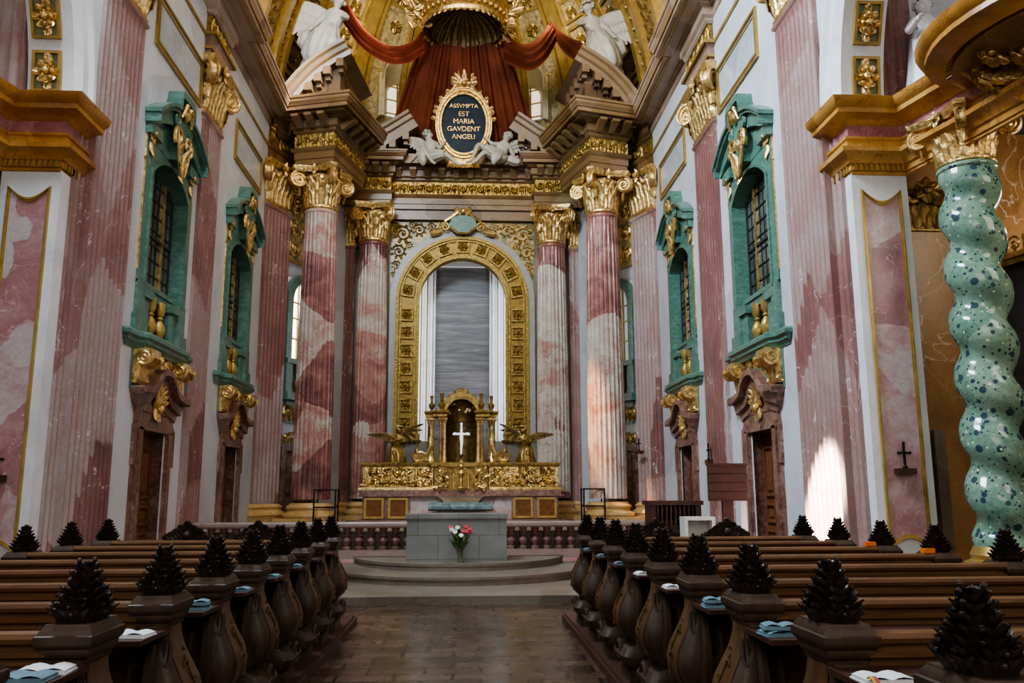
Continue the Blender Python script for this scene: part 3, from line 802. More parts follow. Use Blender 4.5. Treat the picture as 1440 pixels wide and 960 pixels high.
    for sx in (-1, 1):
        o.spiral((sx*.30, .34, 9.35), .24, (sx,0,0), (0,0,1), 1.6, .06, 20, 1, -.9)
        o.leaf((sx*.12, .32, 8.8), (sx*.25,0,1), (0,1,0), .5, .16, .8, 6, 1)
        o.tube([(sx*(.06+.34*sin(pi*t*.5)), .36, 8.55+.95*t) for t in [k/9 for k in range(10)]], [.05*(1-.4*k/9) for k in range(10)], 6)
        o.tube([(sx*(.02+.30*t), .38+.05*sin(pi*t), 9.92+.22*sin(pi*t*1.2)) for t in [k/8 for k in range(9)]], [.07*(1-.5*k/8) for k in range(9)], 6)
    o.ball((0, .36, 9.98), .15, 10, 6, (.9,.8,1.1)); o.ball((0, .34, 8.66), .11, 10, 6, (.9,.7,1.4))
    o.leaf((0, .32, 8.72), (0,0,-1), (0,1,0), .34, .17, .6, 5, 1)
    o.v = [(x, y+.10, z) for x, y, z in o.v]
    o.obj('gilt_ornament', M['gold'], e)
    return e

def doorway(name, loc, rz):
    e = empty(name, loc, rz); struct(e); g = M['redm']
    m = MB()
    for sx in (-1, 1):
        m.box(sx*.92-.2, sx*.92+.2, 0, .16, 0, 3.05); m.box(sx*.84-.1, sx*.84+.1, .1, .22, 0, 3.05)
        m.box(sx*1.08-.08, sx*1.08+.08, .0, .2, 2.3, 3.1)
    m.box(-1.12, 1.12, 0, .16, 3.0, 3.42); m.box(-1.0, 1.0, .1, .22, 3.0, 3.16)
    for sx in (-1, 1):
        m.grid([[(sx*.712, .21, 0), (sx*.712, .21, 3.05)], [(sx*.712, -.16, 0), (sx*.712, -.16, 3.05)]])
    m.grid([[(-.72, .21, 2.99), (.72, .21, 2.99)], [(-.72, -.16, 2.99), (.72, -.16, 2.99)]])
    m.obj('surround', g, e)
    p = MB()
    for sx in (-1, 1):   # broken scroll pediment
        top = [(sx*1.42,3.78),(sx*1.35,3.82),(sx*.95,3.84),(sx*.62,3.92),(sx*.42,4.15),(sx*.2,4.28),(0,4.30)]
        lo = [(sx*1.22,3.44),(sx*1.2,3.46),(sx*.95,3.52),(sx*.6,3.58),(sx*.30,3.8),(sx*.16,3.95),(0,3.98)]
        p.band(top, [(x*.97, z-.12) for x, z in top], 0, .42); p.band([(x*.97, z-.1) for x, z in top], lo, 0, .28)
        p.band([(a*.98, b) for a, b in lo], [(a*.9, b-.16) for a, b in lo], 0, .2)
    p.box(-1.2, 1.2, 0, .18, 3.38, 3.55)
    p.obj('pediment', g, e)
    s = MB()
    for k in range(9):
        a = (k-4)*.3; s.leaf((0, .2, 3.5), (sin(a), 0, cos(a)), (0,1,0), .55-.03*abs(k-4), .15, .5, 5)
    s.ball((0, .25, 3.48), .1); s.leaf((0, .2, 3.52), (0,0,-1), (0,1,0), .32, .26, .6, 4, 1)
    s.obj('gilt_shell', M['gold'], e)
    d = MB(); d.box(-.76, .76, -.18, -.12, 0, 3.07)
    l = d.obj('leaf_panel', M['door'], e)
    q = MB()
    for sx in (-1, 1):
        for z0, z1 in ((.25,.95),(1.1,1.5),(1.65,2.7)):
            q.band([(sx*.08,z0),(sx*.62,z0),(sx*.62,z1),(sx*.08,z1),(sx*.08,z0)], [(sx*.13,z0+.05),(sx*.57,z0+.05),(sx*.57,z1-.05),(sx*.13,z1-.05),(sx*.13,z0+.05)], -.13, -.07)
            q.box(min(sx*.2,sx*.5), max(sx*.2,sx*.5), -.13, -.09, z0+.12, z1-.12)
    q.box(-.03, .03, -.13, -.06, 0, 3.05)
    q.obj('panel_moulding', M['door'], l)
    return e

def framed_panel(x, y, rz, hw, z0, z1, label):
    e = empty('framed_panel', (x, y, 0), rz, label, 'wall panel')
    f = MB()
    for a, b, t in ((0, .05, .07), (.13, .17, .05)):
        f.band([(-hw+a,z0+a),(hw-a,z0+a),(hw-a,z1-a),(-hw+a,z1-a),(-hw+a,z0+a)], [(-hw+b,z0+b),(hw-b,z0+b),(hw-b,z1-b),(-hw+b,z1-b),(-hw+b,z0+b)], .0, t)
    f.obj('gilt_frame', M['goldp'], e)
    MB().box(-hw+.03, hw-.03, -.02, .02, z0+.03, z1-.03).obj('border', M['bluegrey'], e)
    MB().box(-hw+.17, hw-.17, .0, .03, z0+.17, z1-.17).obj('field', M['bluegrey'], e)
    return e

kw = 1
for s, rz, nm in LR:
    for i, b in enumerate(BAYS[s]):
        far = ('nearest', 'farther')[i]
        aedicule('window_%d' % kw, (s*6.56, b, 0), rz)
        doorway('door_%d' % kw, (s*6.50, b+.1, 0), rz)
        pc, ph = {(1,0):(17.75,1.43),(-1,0):(17.92,1.5),(1,1):(23.85,1.55),(-1,1):(24.0,1.5)}[(s,i)]
        framed_panel(s*(WW+.01), pc, rz, ph, 10.92, 12.1, 'gilt-framed blue-grey marble panel above the %s green window, %s wall' % (far, nm))
        kw += 1
# splayed bays: arched window on a small balcony, gilt panel above, door below
for s, nm in ((-1, 'left'), (1, 'right')):
    p0 = V((s*6.5, 26.2, 0)); d = V((-s*.4, .917, 0)); c = p0+d*2.55
    th = atan2(s*.917, -.4)
    e = empty('window_%d' % kw, c, th); struct(e)
    inner = [(.72, 6.1), (.72, 8.1)]+arc(0, 8.1, .72, 0, pi, 12)+[(-.72, 8.1), (-.72, 6.1)]
    outer = [(1.02, 6.0), (1.02, 8.1)]+arc(0, 8.1, 1.02, 0, pi, 12)+[(-1.02, 8.1), (-1.02, 6.0)]
    m = MB(); m.band(outer, inner, -.05, .16); m.grid([[(x, .16, z) for x, z in inner], [(x*.98, -.3, z) for x, z in inner]])
    for sx in (-1, 1): m.box(sx*.85-.17, sx*.85+.17, 0, .2, 5.0, 6.05)
    m.box(-1.0, 1.0, 0, .08, 5.0, 6.0); m.box(-1.02, 1.02, 0, .24, 5.95, 6.12); m.box(-1.05, 1.05, 0, .3, 4.75, 5.0)
    m.box(-.75, .75, .02, .05, 4.0, 4.75)
    m.obj('frame', M['green'], e)
    p = MB(); p.add([(x, -.2, z) for x, z in inner], [tuple(range(len(inner)))])
    p.obj('pane', M['lite'] if s < 0 else M['lite2'], e, smooth=0)
    l = MB(); l.box(-.03, .03, -.2, -.14, 6.1, 8.8)
    for z in (6.2, 6.9, 7.6, 8.15): l.box(-.72, .72, -.2, -.14, z-.025, z+.025)
    for x in (-.36, .36): l.box(x-.012, x+.012, -.2, -.15, 6.1, 8.3)
    l.obj('glazing_bars', M['goldp'], e)
    o = MB(); scroll_run(o, (-1.0, .08), (1.0, .08), 4.05, 4.7, 4, (0, 1)); scroll_run(o, (-1.0, .08), (1.0, .08), 3.3, 3.8, 5, (0, 1))
    o.obj('gilt_relief', M['gold'], e)
    for x in (-.3, .3):
        b = MB(); b.lathe([(.09,5.0),(.05,5.08),(.13,5.3),(.06,5.55),(.1,5.7),(.1,5.95)], (x, .14, 0), 10); b.obj('baluster', M['goldp'], e)
    # scrollwork panel over the window
    pe = empty('scrollwork_panel', c, th, 'sage green panel with gilt scrollwork over the arched chancel window on the %s' % nm, 'wall panel')
    MB().box(-1.15, 1.15, 0, .05, 9.45, 11.9).obj('ground', M['sageg'], pe)
    f = MB(); f.band([(-1.2,9.4),(1.2,9.4),(1.2,11.95),(-1.2,11.95),(-1.2,9.4)], [(-1.1,9.5),(1.1,9.5),(1.1,11.85),(-1.1,11.85),(-1.1,9.5)], .02, .1); f.obj('gilt_frame', M['goldp'], pe)
    r = MB()
    for z in (9.55, 10.3, 11.05): scroll_run(r, (-1.05, .05), (1.05, .05), z, z+.75, 3, (0, 1))
    r.obj('gilt_scrollwork', M['gold'], pe)
    de = empty('door_%d' % kw, c, th); struct(de)
    MB().box(-.75, .75, 0, .05, ZB, 3.1).obj('leaf_panel', M['door'], de)
    q = MB(); q.band([(.75,ZB),(.75,3.1),(-.75,3.1),(-.75,ZB)], [(1.0,ZB),(1.0,3.3),(-1.0,3.3),(-1.0,ZB)], 0, .15)
    for sx in (-1, 1):
        for z0, z1 in ((1.0,1.6),(1.75,2.1),(2.25,2.95)): q.box(min(sx*.12,sx*.62), max(sx*.12,sx*.62), .04, .09, z0, z1)
    q.obj('surround', M['redm'], de)
    kw += 1
# ---------------------------------------------------------------- altar wall with the golden arch
YW = 31.2; SPR = 8.9
m = MB()
for sx in (-1, 1): m.box(min(sx*2.7, sx*4.75), max(sx*2.7, sx*4.75), YW, YW+.5, ZB, 14.1)
m.box(-2.8, 2.8, YW, YW+.5, 11.95, 14.1); m.box(-2.8, 2.8, YW-.05, YW+.5, ZB, 3.6)
struct(m.obj('wall_altar', M['grey'], smooth=0))
# white border and spandrels
def archpts(r, zb, n=28):
    return [(r, zb)]+arc(0, SPR, r, 0, pi, n)+[(-r, zb)]
b = MB(); b.band(archpts(2.74, 3.6), archpts(2.48, 3.6), YW-.12, YW+.1)
struct(b.obj(trim(), M['border']))
for sx, nm in ((-1, 'left'), (1, 'right')):
    sp = empty('arch_spandrel', (0,0,0), 0, 'sage green corner with gilt scrollwork above the golden arch on the %s' % nm, 'spandrel')
    b = MB(); A = [(sx*2.74*cos(t), SPR+2.74*sin(t)) for t in [.18+(pi/2-.18)*k/12 for k in range(13)]]
    B = [(sx*min(2.74, abs(x)*2), 12.0) if abs(x) < 1.9 else (2.74*sx, min(12.0, z+.35*(abs(x)/2.74)+max(0, (z-9.6))*1.2)) for x, z in A]
    b.grid([[(x, YW-.05, z) for x, z in A], [(x, YW-.05, z) for x, z in B]]); b.obj('ground', M['sageg'], sp)
    r = MB()
    for x, z, q in ((2.3,11.5,.32),(1.68,11.66,.24),(2.45,10.8,.26),(2.52,10.25,.17),(1.2,11.78,.16),(2.05,11.05,.13),(2.6,11.85,.12),(1.95,11.85,.12),(2.62,9.9,.1)):
        r.spiral((sx*x, YW-.09, z), q, (sx,0,0), (0,0,1), 1.8, q*.11, 22, 1, .5)
        for k in range(8):
            a = 2*pi*k/8+.4; r.leaf((sx*x+cos(a)*q*.7, YW-.07, z+sin(a)*q*.7), (cos(a),0,sin(a)), (0,-1,0), q*.55, q*.32, .5, 4, 1)
        r.ball((sx*x, YW-.12, z), q*.2, 8, 5)
    r.obj('gilt_scrollwork', M['goldd'], sp)
# golden arch
ga = empty('golden_arch', (0,0,0), 0, 'broad gilt arch with square rosettes framing the marble niche behind the altar', 'arch')
b = MB(); b.band(archpts(2.48, 3.72), archpts(1.64, 3.72), YW-.10, YW+.3)
b.obj('archivolt', M['archg'], ga)
b = MB()
for ro, ri, y in ((2.5, 2.38, .2), (2.36, 2.3, .16), (1.80, 1.72, .17), (1.71, 1.62, .22)): b.band(archpts(ro, 3.72), archpts(ri, 3.72), YW-y, YW-.05)
b.box(-2.5, -1.6, YW-.24, YW, 3.6, 3.78); b.box(1.6, 2.5, YW-.24, YW, 3.6, 3.78)
b.obj('moulded_edge', M['archr'], ga)
def rosette():
    q = MB()
    q.band([(-.25,-.25),(.25,-.25),(.25,.25),(-.25,.25),(-.25,-.25)], [(-.19,-.19),(.19,-.19),(.19,.19),(-.19,.19),(-.19,-.19)], -.07, .02)
    for k in range(6):
        a = 2*pi*k/6; q.leaf((cos(a)*.04, -.03, sin(a)*.04), (cos(a),0,sin(a)), (0,-1,0), .16, .12, .6, 4)
    q.ball((0,-.08,0), .05, 8, 5); q.spiral((0,-.07,0), .10, (1,0,0), (0,0,1), 1.6, .022, 14)
    return q
ro = rosette().obj('rosette', M['archr'], ga); first = True
pos = [(sx*2.09, z, 0) for sx in (-1, 1) for z in [4.25+.68*k for k in range(7)]]+[(2.09*cos(a), SPR+2.09*sin(a), a-pi/2) for a in [pi*(k+.5)/9 for k in range(9)]]
for x, z, a in pos:
    c = ro if first else ro.copy()
    if not first: COL.objects.link(c); c.parent = ga
    c.location = (x, YW-.11, z); c.rotation_euler = (0, -a, 0); first = False
# cartouche on the crown of the arch
c = empty('arch_cartouche', (0,0,0), 0, 'teal shield with gilt scrolls on the crown of the golden arch', 'cartouche')
b = MB(); b.poly([(.55,11.75),(.42,12.1),(0,12.2),(-.42,12.1),(-.55,11.75),(-.3,11.5),(0,11.42),(.3,11.5)], YW-.35, YW-.1); b.obj('shield', M['green'], c)
b = MB()
for sx in (-1, 1):
    b.spiral((sx*.68, YW-.3, 11.72), .2, (sx,0,0), (0,0,1), 1.7, .05, 18); b.tube([(sx*(.2+.5*t), YW-.33, 12.3-.12*sin(3*t)-.35*t*t) for t in [k/8 for k in range(9)]], .06, 5)
    b.leaf((sx*.8, YW-.25, 11.6), (sx,0,-.3), (0,-1,0), .5, .25, .5, 4, 1); b.leaf((sx*.1, YW-.32, 12.15), (sx*.5,0,1), (0,-1,0), .4, .2, .6, 4, 1)
b.ball((0, YW-.4, 12.32), .13); b.tube([(-.5, YW-.34, 11.72), (-.2, YW-.36, 11.46), (.2, YW-.36, 11.46), (.5, YW-.34, 11.72)], .05, 5)
b.obj('gilt_scroll', M['gold'], c)
# marble niche
b = MB(); b.box(-1.06, 1.06, 32.5, 32.6, 3.0, 11.2); struct(b.obj('wall_niche', M['backm'], smooth=0))
b = MB()
for sx in (-1, 1):
    pts = []
    for k in range(7):
        x = 1.06+.115*k; pts += [(sx*x, 32.42-.04*(k % 2)), (sx*(x+.08), 32.42-.04*(k % 2)), (sx*(x+.1), 32.47)]
    b.grid([[(x, y, z) for x, y in pts] for z in (3.0, 11.2)])
b.grid([[(2.5*cos(a), y, SPR+2.5*sin(a)) for a in [pi*k/20 for k in range(21)]] for y in (YW+.3, 32.7)])
for sx in (-1, 1): b.add([(sx*2.5, YW+.3, 3), (sx*2.5, 32.7, 3), (sx*2.5, 32.7, SPR), (sx*2.5, YW+.3, SPR)], [(0,1,2,3)]); b.add([(sx*1.8, 32.55, 3), (sx*2.5, 32.6, 3), (sx*2.5, 32.6, 11), (sx*1.8, 32.55, 11)], [(0,1,2,3)])
b.box(-1.7, 1.7, 32.3, 32.5, 10.55, 11.2)
b.box(-2.5, 2.5, 31.7, 32.7, 2.9, 3.1)
struct(b.obj(trim(), M['white']))

# ---------------------------------------------------------------- oval plaque with the inscription
op = empty('inscription_plaque', (0, 30.3, 0), 0, 'dark blue oval plaque with gold lettering in a shell-topped gilt frame', 'plaque')
OZ = 15.60
b = MB(); b.lathe([(.86,0),(.86,.06),(.4,.10),(.01,.11)], (0,0,0), 40, axis='z'); b.v = [(x, -z, OZ+y*1.42) for x, y, z in b.v]
b.obj('tablet', M['blue'], op)
b = MB()
for R, t in ((.88,.055),(.98,.07),(1.06,.035)):
    b.tube([(R*cos(a)*(1.0), -.12+.02*(R > 1), OZ+(R+.4*R)*sin(a)) for a in [2*pi*k/48 for k in range(49)]], t, 6, False)
b.obj('gilt_frame', M['gold'], op)
b = MB()
for k in range(30):
    a = -.6+(pi+1.2)*k/29
    if .9 < a/1 < 2.25 and abs(a-pi/2) < .18: continue
    if a < .1 or a > pi-.1: continue
    b.leaf((1.04*cos(a), -.05, OZ+1.46*sin(a)), (cos(a)*.6+(.7 if k % 2 else -.7)*sin(a), 0, sin(a)), (0,-1,0), .22, .15, .7, 4, 1)
for sx in (-1, 1):
    b.spiral((sx*.28, -.1, OZ+1.58), .2, (sx,0,0), (0,0,1), 1.6, .05, 18, 1, .6)
    b.tube([(sx*(.05+.5*t), -.12, OZ+1.72-.35*t+.1*sin(5*t)) for t in [k/8 for k in range(9)]], .06, 5)
for k in range(9): # scallop shell
    a = (k-4)*.34; b.leaf((0, -.12, OZ+1.58), (sin(a), 0, cos(a)), (0,-1,0), .62-.006*abs(k-4)**2, .26, .25, 6)
b.ball((0, -.2, OZ+1.62), .1)
for k in range(11):
    x = -.5+.1*k; b.leaf((x, -.1, OZ-1.5), (x*.6, 0, -1), (0,-1,0), .3, .14, .5, 4)
b.box(-.5, .5, -.12, .05, OZ-1.62, OZ-1.38)
b.obj('gilt_foliage', M['gold'], op)
for i, (w, z, sz) in enumerate((('ASSVMPTA', .66, .20), ('EST', .32, .235), ('MARIA', .02, .235), ('GAVDENT', -.29, .235), ('ANGELI', -.60, .225))):
    cu = bpy.data.curves.new('lettering', 'FONT'); cu.body = w; cu.size = sz*1.18; cu.align_x = 'CENTER'; cu.extrude = .006; cu.offset = -.002
    cu.space_character = .98; cu.materials.append(M['gold'])
    o = bpy.data.objects.new('lettering', cu); COL.objects.link(o)
    me = bpy.data.meshes.new_from_object(o.evaluated_get(bpy.context.evaluated_depsgraph_get())); bpy.data.objects.remove(o)
    me.materials.clear(); me.materials.append(M['gold']); o = bpy.data.objects.new('lettering', me); COL.objects.link(o); o.parent = op
    o.rotation_euler = (pi/2, 0, 0); o.location = (0, -.135, OZ+z-.02)

# ---------------------------------------------------------------- high altar
YA = 28.0
ha = empty('high_altar', (0, YA, 0), 0, 'brown marble high altar with gilt panel frames and a turquoise front slab', 'altar')
b = MB(); b.box(-3.3, 3.3, 0, 1.6, 1.66, 1.82); b.box(-3.38, 3.38, -.05, 1.65, 1.62, 1.68)
for sx in (-1, 1):
    b.box(min(sx*1.66, sx*3.2), max(sx*1.66, sx*3.2), .05, 1.5, ZB, 1.62)
b.obj('body', M['redm'], ha)
MB().box(-1.7, 1.7, .12, 1.5, ZB, 1.62).obj('recess', M['panel'], ha)
for sx in (-1, 1):
    for x0, x1 in ((1.72, 2.36), (2.5, 3.14)):
        b = MB(); b.band([(sx*x0,ZB+.1),(sx*x1,ZB+.1),(sx*x1,1.58),(sx*x0,1.58),(sx*x0,ZB+.1)], [(sx*(x0+.07),ZB+.17),(sx*(x1-.07),ZB+.17),(sx*(x1-.07),1.51),(sx*(x0+.07),1.51),(sx*(x0+.07),ZB+.17)], -.01, .1)
        f = b.obj('panel_frame', M['goldp'], ha)
        MB().box(min(sx*x0,sx*x1)+.05, max(sx*x0,sx*x1)-.05, .02, .08, ZB+.14, 1.54).obj('panel', M['intars'], f)
b = MB(); b.box(-3.4, 3.4, -.9, 1.6, ZB-.02, ZB+.06); b.obj('foot_step', M['redm'], ha)
ms = MB(); ms.grid([[(x, -1.0+.0, 1.18), (x, -1.08, 1.22), (x, -1.1, 1.30), (x, -1.08, 1.38), (x, -1.0, 1.44), (x, -.1, 1.44), (x, -.1, 1.18)] for x in (-1.02, -.98, .98, 1.02)], cu=True, caps=True)
ms.obj('mensa', M['turq'], ha)
b = MB(); b.grid([[(-w, y, z), (w, y, z)] for w, y, z in ((.55,-.6,1.44),(.6,-.55,1.5),(.75,-.2,1.62),(.75,.1,1.62))]); b.box(-.7, .7, -.3, .1, 1.44, 1.62)
b.obj('shelf', M['stepm'], ha); MB().box(-.6, .6, -.5, .1, ZB, 1.2).obj('foot', M['panel'], ha)
# gilt reredos (gradine)
for sx, nm in ((-1, 'left'), (1, 'right')):
    g = empty('gilt_gradine', (0, YA, 0), 0, 'long gilt relief panel on the high altar, %s of the tabernacle' % nm, 'reredos')
    b = MB(); b.box(min(sx*.92, sx*3.22), max(sx*.92, sx*3.22), .15, 1.3, 1.82, 2.6); b.obj('core', M['goldr'], g)
    b = MB(); b.sweep([(.92*sx, .15), (3.22*sx, .15), (3.22*sx, 1.3)], [(0,2.58),(.05,2.6),(.07,2.66),(.07,2.72),(-1.2,2.72)], side=1 if sx > 0 else -1); b.sweep([(.92*sx, .15), (3.26*sx, .15), (3.26*sx, 1.3)], [(0,1.95),(.06,1.92),(.1,1.84),(.1,1.80)], side=1 if sx > 0 else -1)
    b.obj('moulding', M['goldd'], g)
    r = MB(); scroll_run(r, (sx*1.0, .14), (sx*3.15, .14), 1.95, 2.2, 9, (0, -1))
    for x in (1.15, 1.95, 2.75): scroll_run(r, (sx*x, .13), (sx*(x+.28), .13), 2.2, 2.58, 1, (0, -1))
    random.seed(5+sx)
    for k in range(60):
        x = random.uniform(1.0, 3.12); z = random.uniform(1.95, 2.52); a = random.uniform(0, 6.28)
        r.leaf((sx*x, .12, z), (cos(a), 0, sin(a)), (0,-1,0), random.uniform(.10,.2), .09, .9, 4)
        if k % 3 == 0: r.ball((sx*x, .1, z), random.uniform(.03,.06), 7, 5)
    for x in (1.62, 2.42):
        r.band([(sx*(x-.17),2.08),(sx*(x+.17),2.08),(sx*(x+.17),2.55),(sx*(x-.17),2.55),(sx*(x-.17),2.08)], [(sx*(x-.13),2.12),(sx*(x+.13),2.12),(sx*(x+.13),2.51),(sx*(x-.13),2.51),(sx*(x-.13),2.12)], .06, .16)
    r.obj('relief_pattern', M['goldr'], g)
# tabernacle
tb = empty('tabernacle', (0, YA, 0), 0, 'tall gilt domed tabernacle with columns and flame vases on the high altar', 'tabernacle')
b = MB(); b.box(-.9, .9, .0, 1.2, 1.82, 1.92); b.box(-.88, .88, .05, 1.2, 1.92, 2.6); b.box(-.95, .95, -.06, 1.2, 2.58, 2.72)
for sx in (-1, 1): b.box(min(sx*.45, sx*.82), max(sx*.45, sx*.82), -.06, .2, 1.86, 2.6)
b.obj('lower_stage', M['goldd'], tb)
for sx in (-1, 1):
    r = MB(); random.seed(9)
    for k in range(34):
        x = random.uniform(.48, .79); z = random.uniform(1.9, 2.55); a = random.uniform(0, 6.28)
        r.leaf((sx*x, -.07, z), (cos(a), 0, sin(a)), (0,-1,0), .14, .09, .8, 4)
    r.obj('relief_pattern', M['goldr'], tb)
d = MB(); d.poly([(-.24,1.86),(-.24,2.35),(-.17,2.5),(0,2.56),(.17,2.5),(.24,2.35),(.24,1.86)], -.02, .06); dd = d.obj('door', M['goldd'], tb)
q = MB(); q.tube([(-.24,-.03,1.86),(-.24,-.03,2.35),(-.17,-.03,2.5),(0,-.03,2.56),(.17,-.03,2.5),(.24,-.03,2.35),(.24,-.03,1.86)], .03, 6); q.ball((0,-.06,2.58), .09); q.lathe([(.14,1.88),(.05,1.95),(.07,2.1),(.03,2.2),(.12,2.36),(.09,2.46),(.01,2.5)], (0,-.06,0), 10)
q.obj('door_relief', M['gold'], dd)
# niche and dome
n = MB(); n.lathe([(.52,2.72),(.52,4.15)], (0,.42,0), 24, 0, pi); n.obj('niche', M['bronze'], tb)
n = MB()
for ro, ri, y0, y1 in ((.72,.52,.05,.6),(.60,.50,-.02,.1)):
    n.band(arc(0, 4.32, ro, 0, pi, 16), arc(0, 4.32, ri, 0, pi, 16), y0, y1)
n.lathe([(.64,4.15),(.66,4.3)]+[(.64*cos(t), 4.3+.62*sin(t)) for t in [pi/2*k/8 for k in range(1, 9)]], (0,.45,0), 24, 0, pi)
n.obj('dome', M['goldd'], tb)
c = MB()
for k in range(7): a = (k-3)*.3; c.leaf((0, .1, 4.95), (sin(a),0,cos(a)), (0,-1,0), .28-.02*abs(k-3), .1, .4, 4)
for k in range(11): a = pi*(k+.5)/11; c.leaf((.7*cos(a), .05, 4.32+.7*sin(a)), (cos(a),0,sin(a)), (0,-1,0), .12, .1, .5, 3)
for k in range(12): c.ball((random.uniform(-.4,.4), .38, random.uniform(4.35,4.7)), .05, 6, 4)
c.obj('crest_foliage', M['gold'], tb)
for sx in (-1, 1):
    for x, y, rr, mt in ((1.02, .35, .125, 'goldr'), (.69, .08, .05, 'goldd'), (.56, .08, .06, 'gold')):
        k = MB(); k.lathe([(rr*1.5,2.72),(rr*1.5,2.8),(rr*1.15,2.88),(rr,2.95),(rr*.85,3.95),(rr*.9,3.98)], (sx*x, y, 0), 12); o = k.obj('column', M[mt], tb)
        q = MB()
        for j in range(8): a = 2*pi*j/8; q.leaf((sx*x+rr*.8*cos(a), y+rr*.8*sin(a), 3.96), (0,0,1), (cos(a), sin(a), 0), .2, .09, .9, 4)
        q.box(sx*x-rr*1.6, sx*x+rr*1.6, y-rr*1.6, y+rr*1.6, 4.14, 4.2); q.obj('capital', M['gold'], o)
    b = MB(); b.sweep([(sx*1.15, .6), (sx*1.15, .2), (sx*.9, .2), (sx*.9, -.1), (sx*.5, -.1), (sx*.5, .3)], [(0,4.2),(.03,4.22),(.03,4.3),(.09,4.36),(.1,4.42),(-.2,4.42)], side=-1 if sx > 0 else 1); b.box(min(sx*.5,sx*1.15), max(sx*.5,sx*1.15), -.05 if False else .2, .7, 4.2, 4.42)
    b.obj('entablature', M['goldd'], tb)
    for x, y, h in ((1.0, .35, .55), (.66, .0, .66)):
        v = MB(); v.lathe([(.09,4.42),(.05,4.48),(.1,4.58),(.11,4.66),(.05,4.72),(.06,4.74)], (sx*x, y, 0), 10)
        for j in range(8): a = 2*pi*j/8; v.leaf((sx*x+.03*cos(a), y+.03*sin(a), 4.72), (0,0,1), (cos(a), sin(a), 0), h*.45, .08, .45, 4)
        v.obj('flame_vase', M['goldd'], tb)
    v = MB(); v.spiral((sx*1.36, .2, 2.95), .2, (sx,0,0), (0,0,1), 1.7, .06, 18, -1, 0); v.tube([(sx*(1.5-.5*t), .2, 2.78+.5*t*t*t) for t in [k/8 for k in range(9)]], .08, 6)
    for j in range(8): v.leaf((sx*(1.1+.06*j), .14, 2.76+.03*(j % 3)), (sx*.4,0,1), (0,-1,0), .25, .12, .7, 4)
    v.obj('scroll_bracket', M['gold'], tb)
cr = empty('crucifix', (0, YA, 0), 0, 'slender silver crucifix with added glow standing in the niche of the tabernacle', 'crucifix')
b = MB(); b.lathe([(.16,2.72),(.14,2.78),(.05,2.86),(.07,2.95),(.03,3.0)], (0,.12,0), 12); b.obj('foot', M['bronze'], cr)
b = MB(); b.box(-.025, .025, .10, .14, 2.98, 3.98); b.box(-.24, .24, .10, .14, 3.63, 3.69)
for x, z in ((-.25,3.66),(.25,3.66),(0,4.0)): b.ball((x, .12, z), .04, 8, 5)
b.obj('cross', M['silverglow'], cr)
b = MB(); b.tube([(0,.06,3.70),(0,.05,3.55),(.01,.05,3.35),(-.01,.05,3.12)], [.045,.06,.045,.025], 7); b.ball((0,.05,3.77), .045, 8, 5)
for sx in (-1, 1): b.tube([(sx*.04,.06,3.68),(sx*.13,.07,3.67),(sx*.23,.07,3.70)], [.028,.022,.016], 5)
b.obj('figure', M['silverglow'], cr)
for sx, nm in ((-1, 'left'), (1, 'right')):
    for x, hgt, w in ((1.48, 4.0, 'beside the tabernacle scroll bracket'),):
        cs = empty('altar_candlestick', (sx*x, YA+.6, 0), 0, 'dark gilt candlestick with leafy drip pan just %s of the tabernacle' % nm, 'candlestick', None)
        b = MB(); b.lathe([(.16,2.72),(.15,2.8),(.05,2.9),(.05,3.0),(.10,3.1),(.04,3.2),(.05,3.36),(.12,3.44),(.13,3.48),(.03,3.5)], n=12); b.obj('stem', M['goldd'], cs)
        b = MB()
        for j in range(10): a = 2*pi*j/10; b.leaf((.04*cos(a), .04*sin(a), 3.46), (0,0,1), (cos(a), sin(a), 0), .24, .09, .8, 4)
        b.obj('drip_pan', M['gold'], cs)
        b = MB(); b.lathe([(.03,3.46),(.028,3.92),(.01,3.94)], n=8); b.obj('candle', M['goldp'], cs)
# black iron stands on either side of the altar
for sx, nm in ((-1, 'left'), (1, 'right')):
    e = empty('iron_stand', (sx*4.1, 26.4, 0), 0, 'thin black iron frame beside the free-standing column base on the %s' % nm, 'stand')
    for x in (-.32, .32):
        for y in (-.3, .3): MB().obox((x, y, ZB), (x, y, 1.86), .045, .045).obj('leg', M['iron'], e)
    b = MB()
    for z in (1.32, 1.84):
        for a, c in (((-.34,-.3),(.34,-.3)),((-.34,.3),(.34,.3)),((-.32,-.3),(-.32,.3)),((.32,-.3),(.32,.3))): b.obox((*a, z), (*c, z), .04, .04)
    b.obj('rail_frame', M['iron'], e)

# ---------------------------------------------------------------- altar block, flowers, communion rail
pa = empty('altar_block', (0, 17, 0), 0, 'plain block altar built of pale grey stone slabs on the curved steps', 'altar')
MB().box(-1.02, .95, 0, 1.0, .42, 1.24).obj('slab_block', M['alt'], pa); MB().box(-1.04, .97, -.03, 1.03, 1.24, 1.33).obj('top_slab', M['alt'], pa)
vx, vy = .03, 16.62
fv = empty('flower_vase', (vx, vy, 0), 0, 'slim glass vase of pink and white flowers on the step before the altar block', 'vase')
MB().lathe([(.06,.42),(.065,.44),(.05,.50),(.05,.58),(.075,.69),(.08,.70),(.07,.69)], n=14).obj('glass', M['glassv'], fv)
st = MB(); random.seed(3); heads = []
for k in range(22):
    a = random.uniform(0, 6.28); q = random.uniform(.02, .19); h = random.uniform(.88, 1.12)
    st.tube([(0, 0, .46), (q*.3*cos(a), q*.3*sin(a), .70), (q*cos(a)*1.2, q*sin(a), h)], .006, 4); heads.append((q*cos(a)*1.2, q*sin(a), h))
st.obj('stems', M['stemg'], fv)
lf = MB()
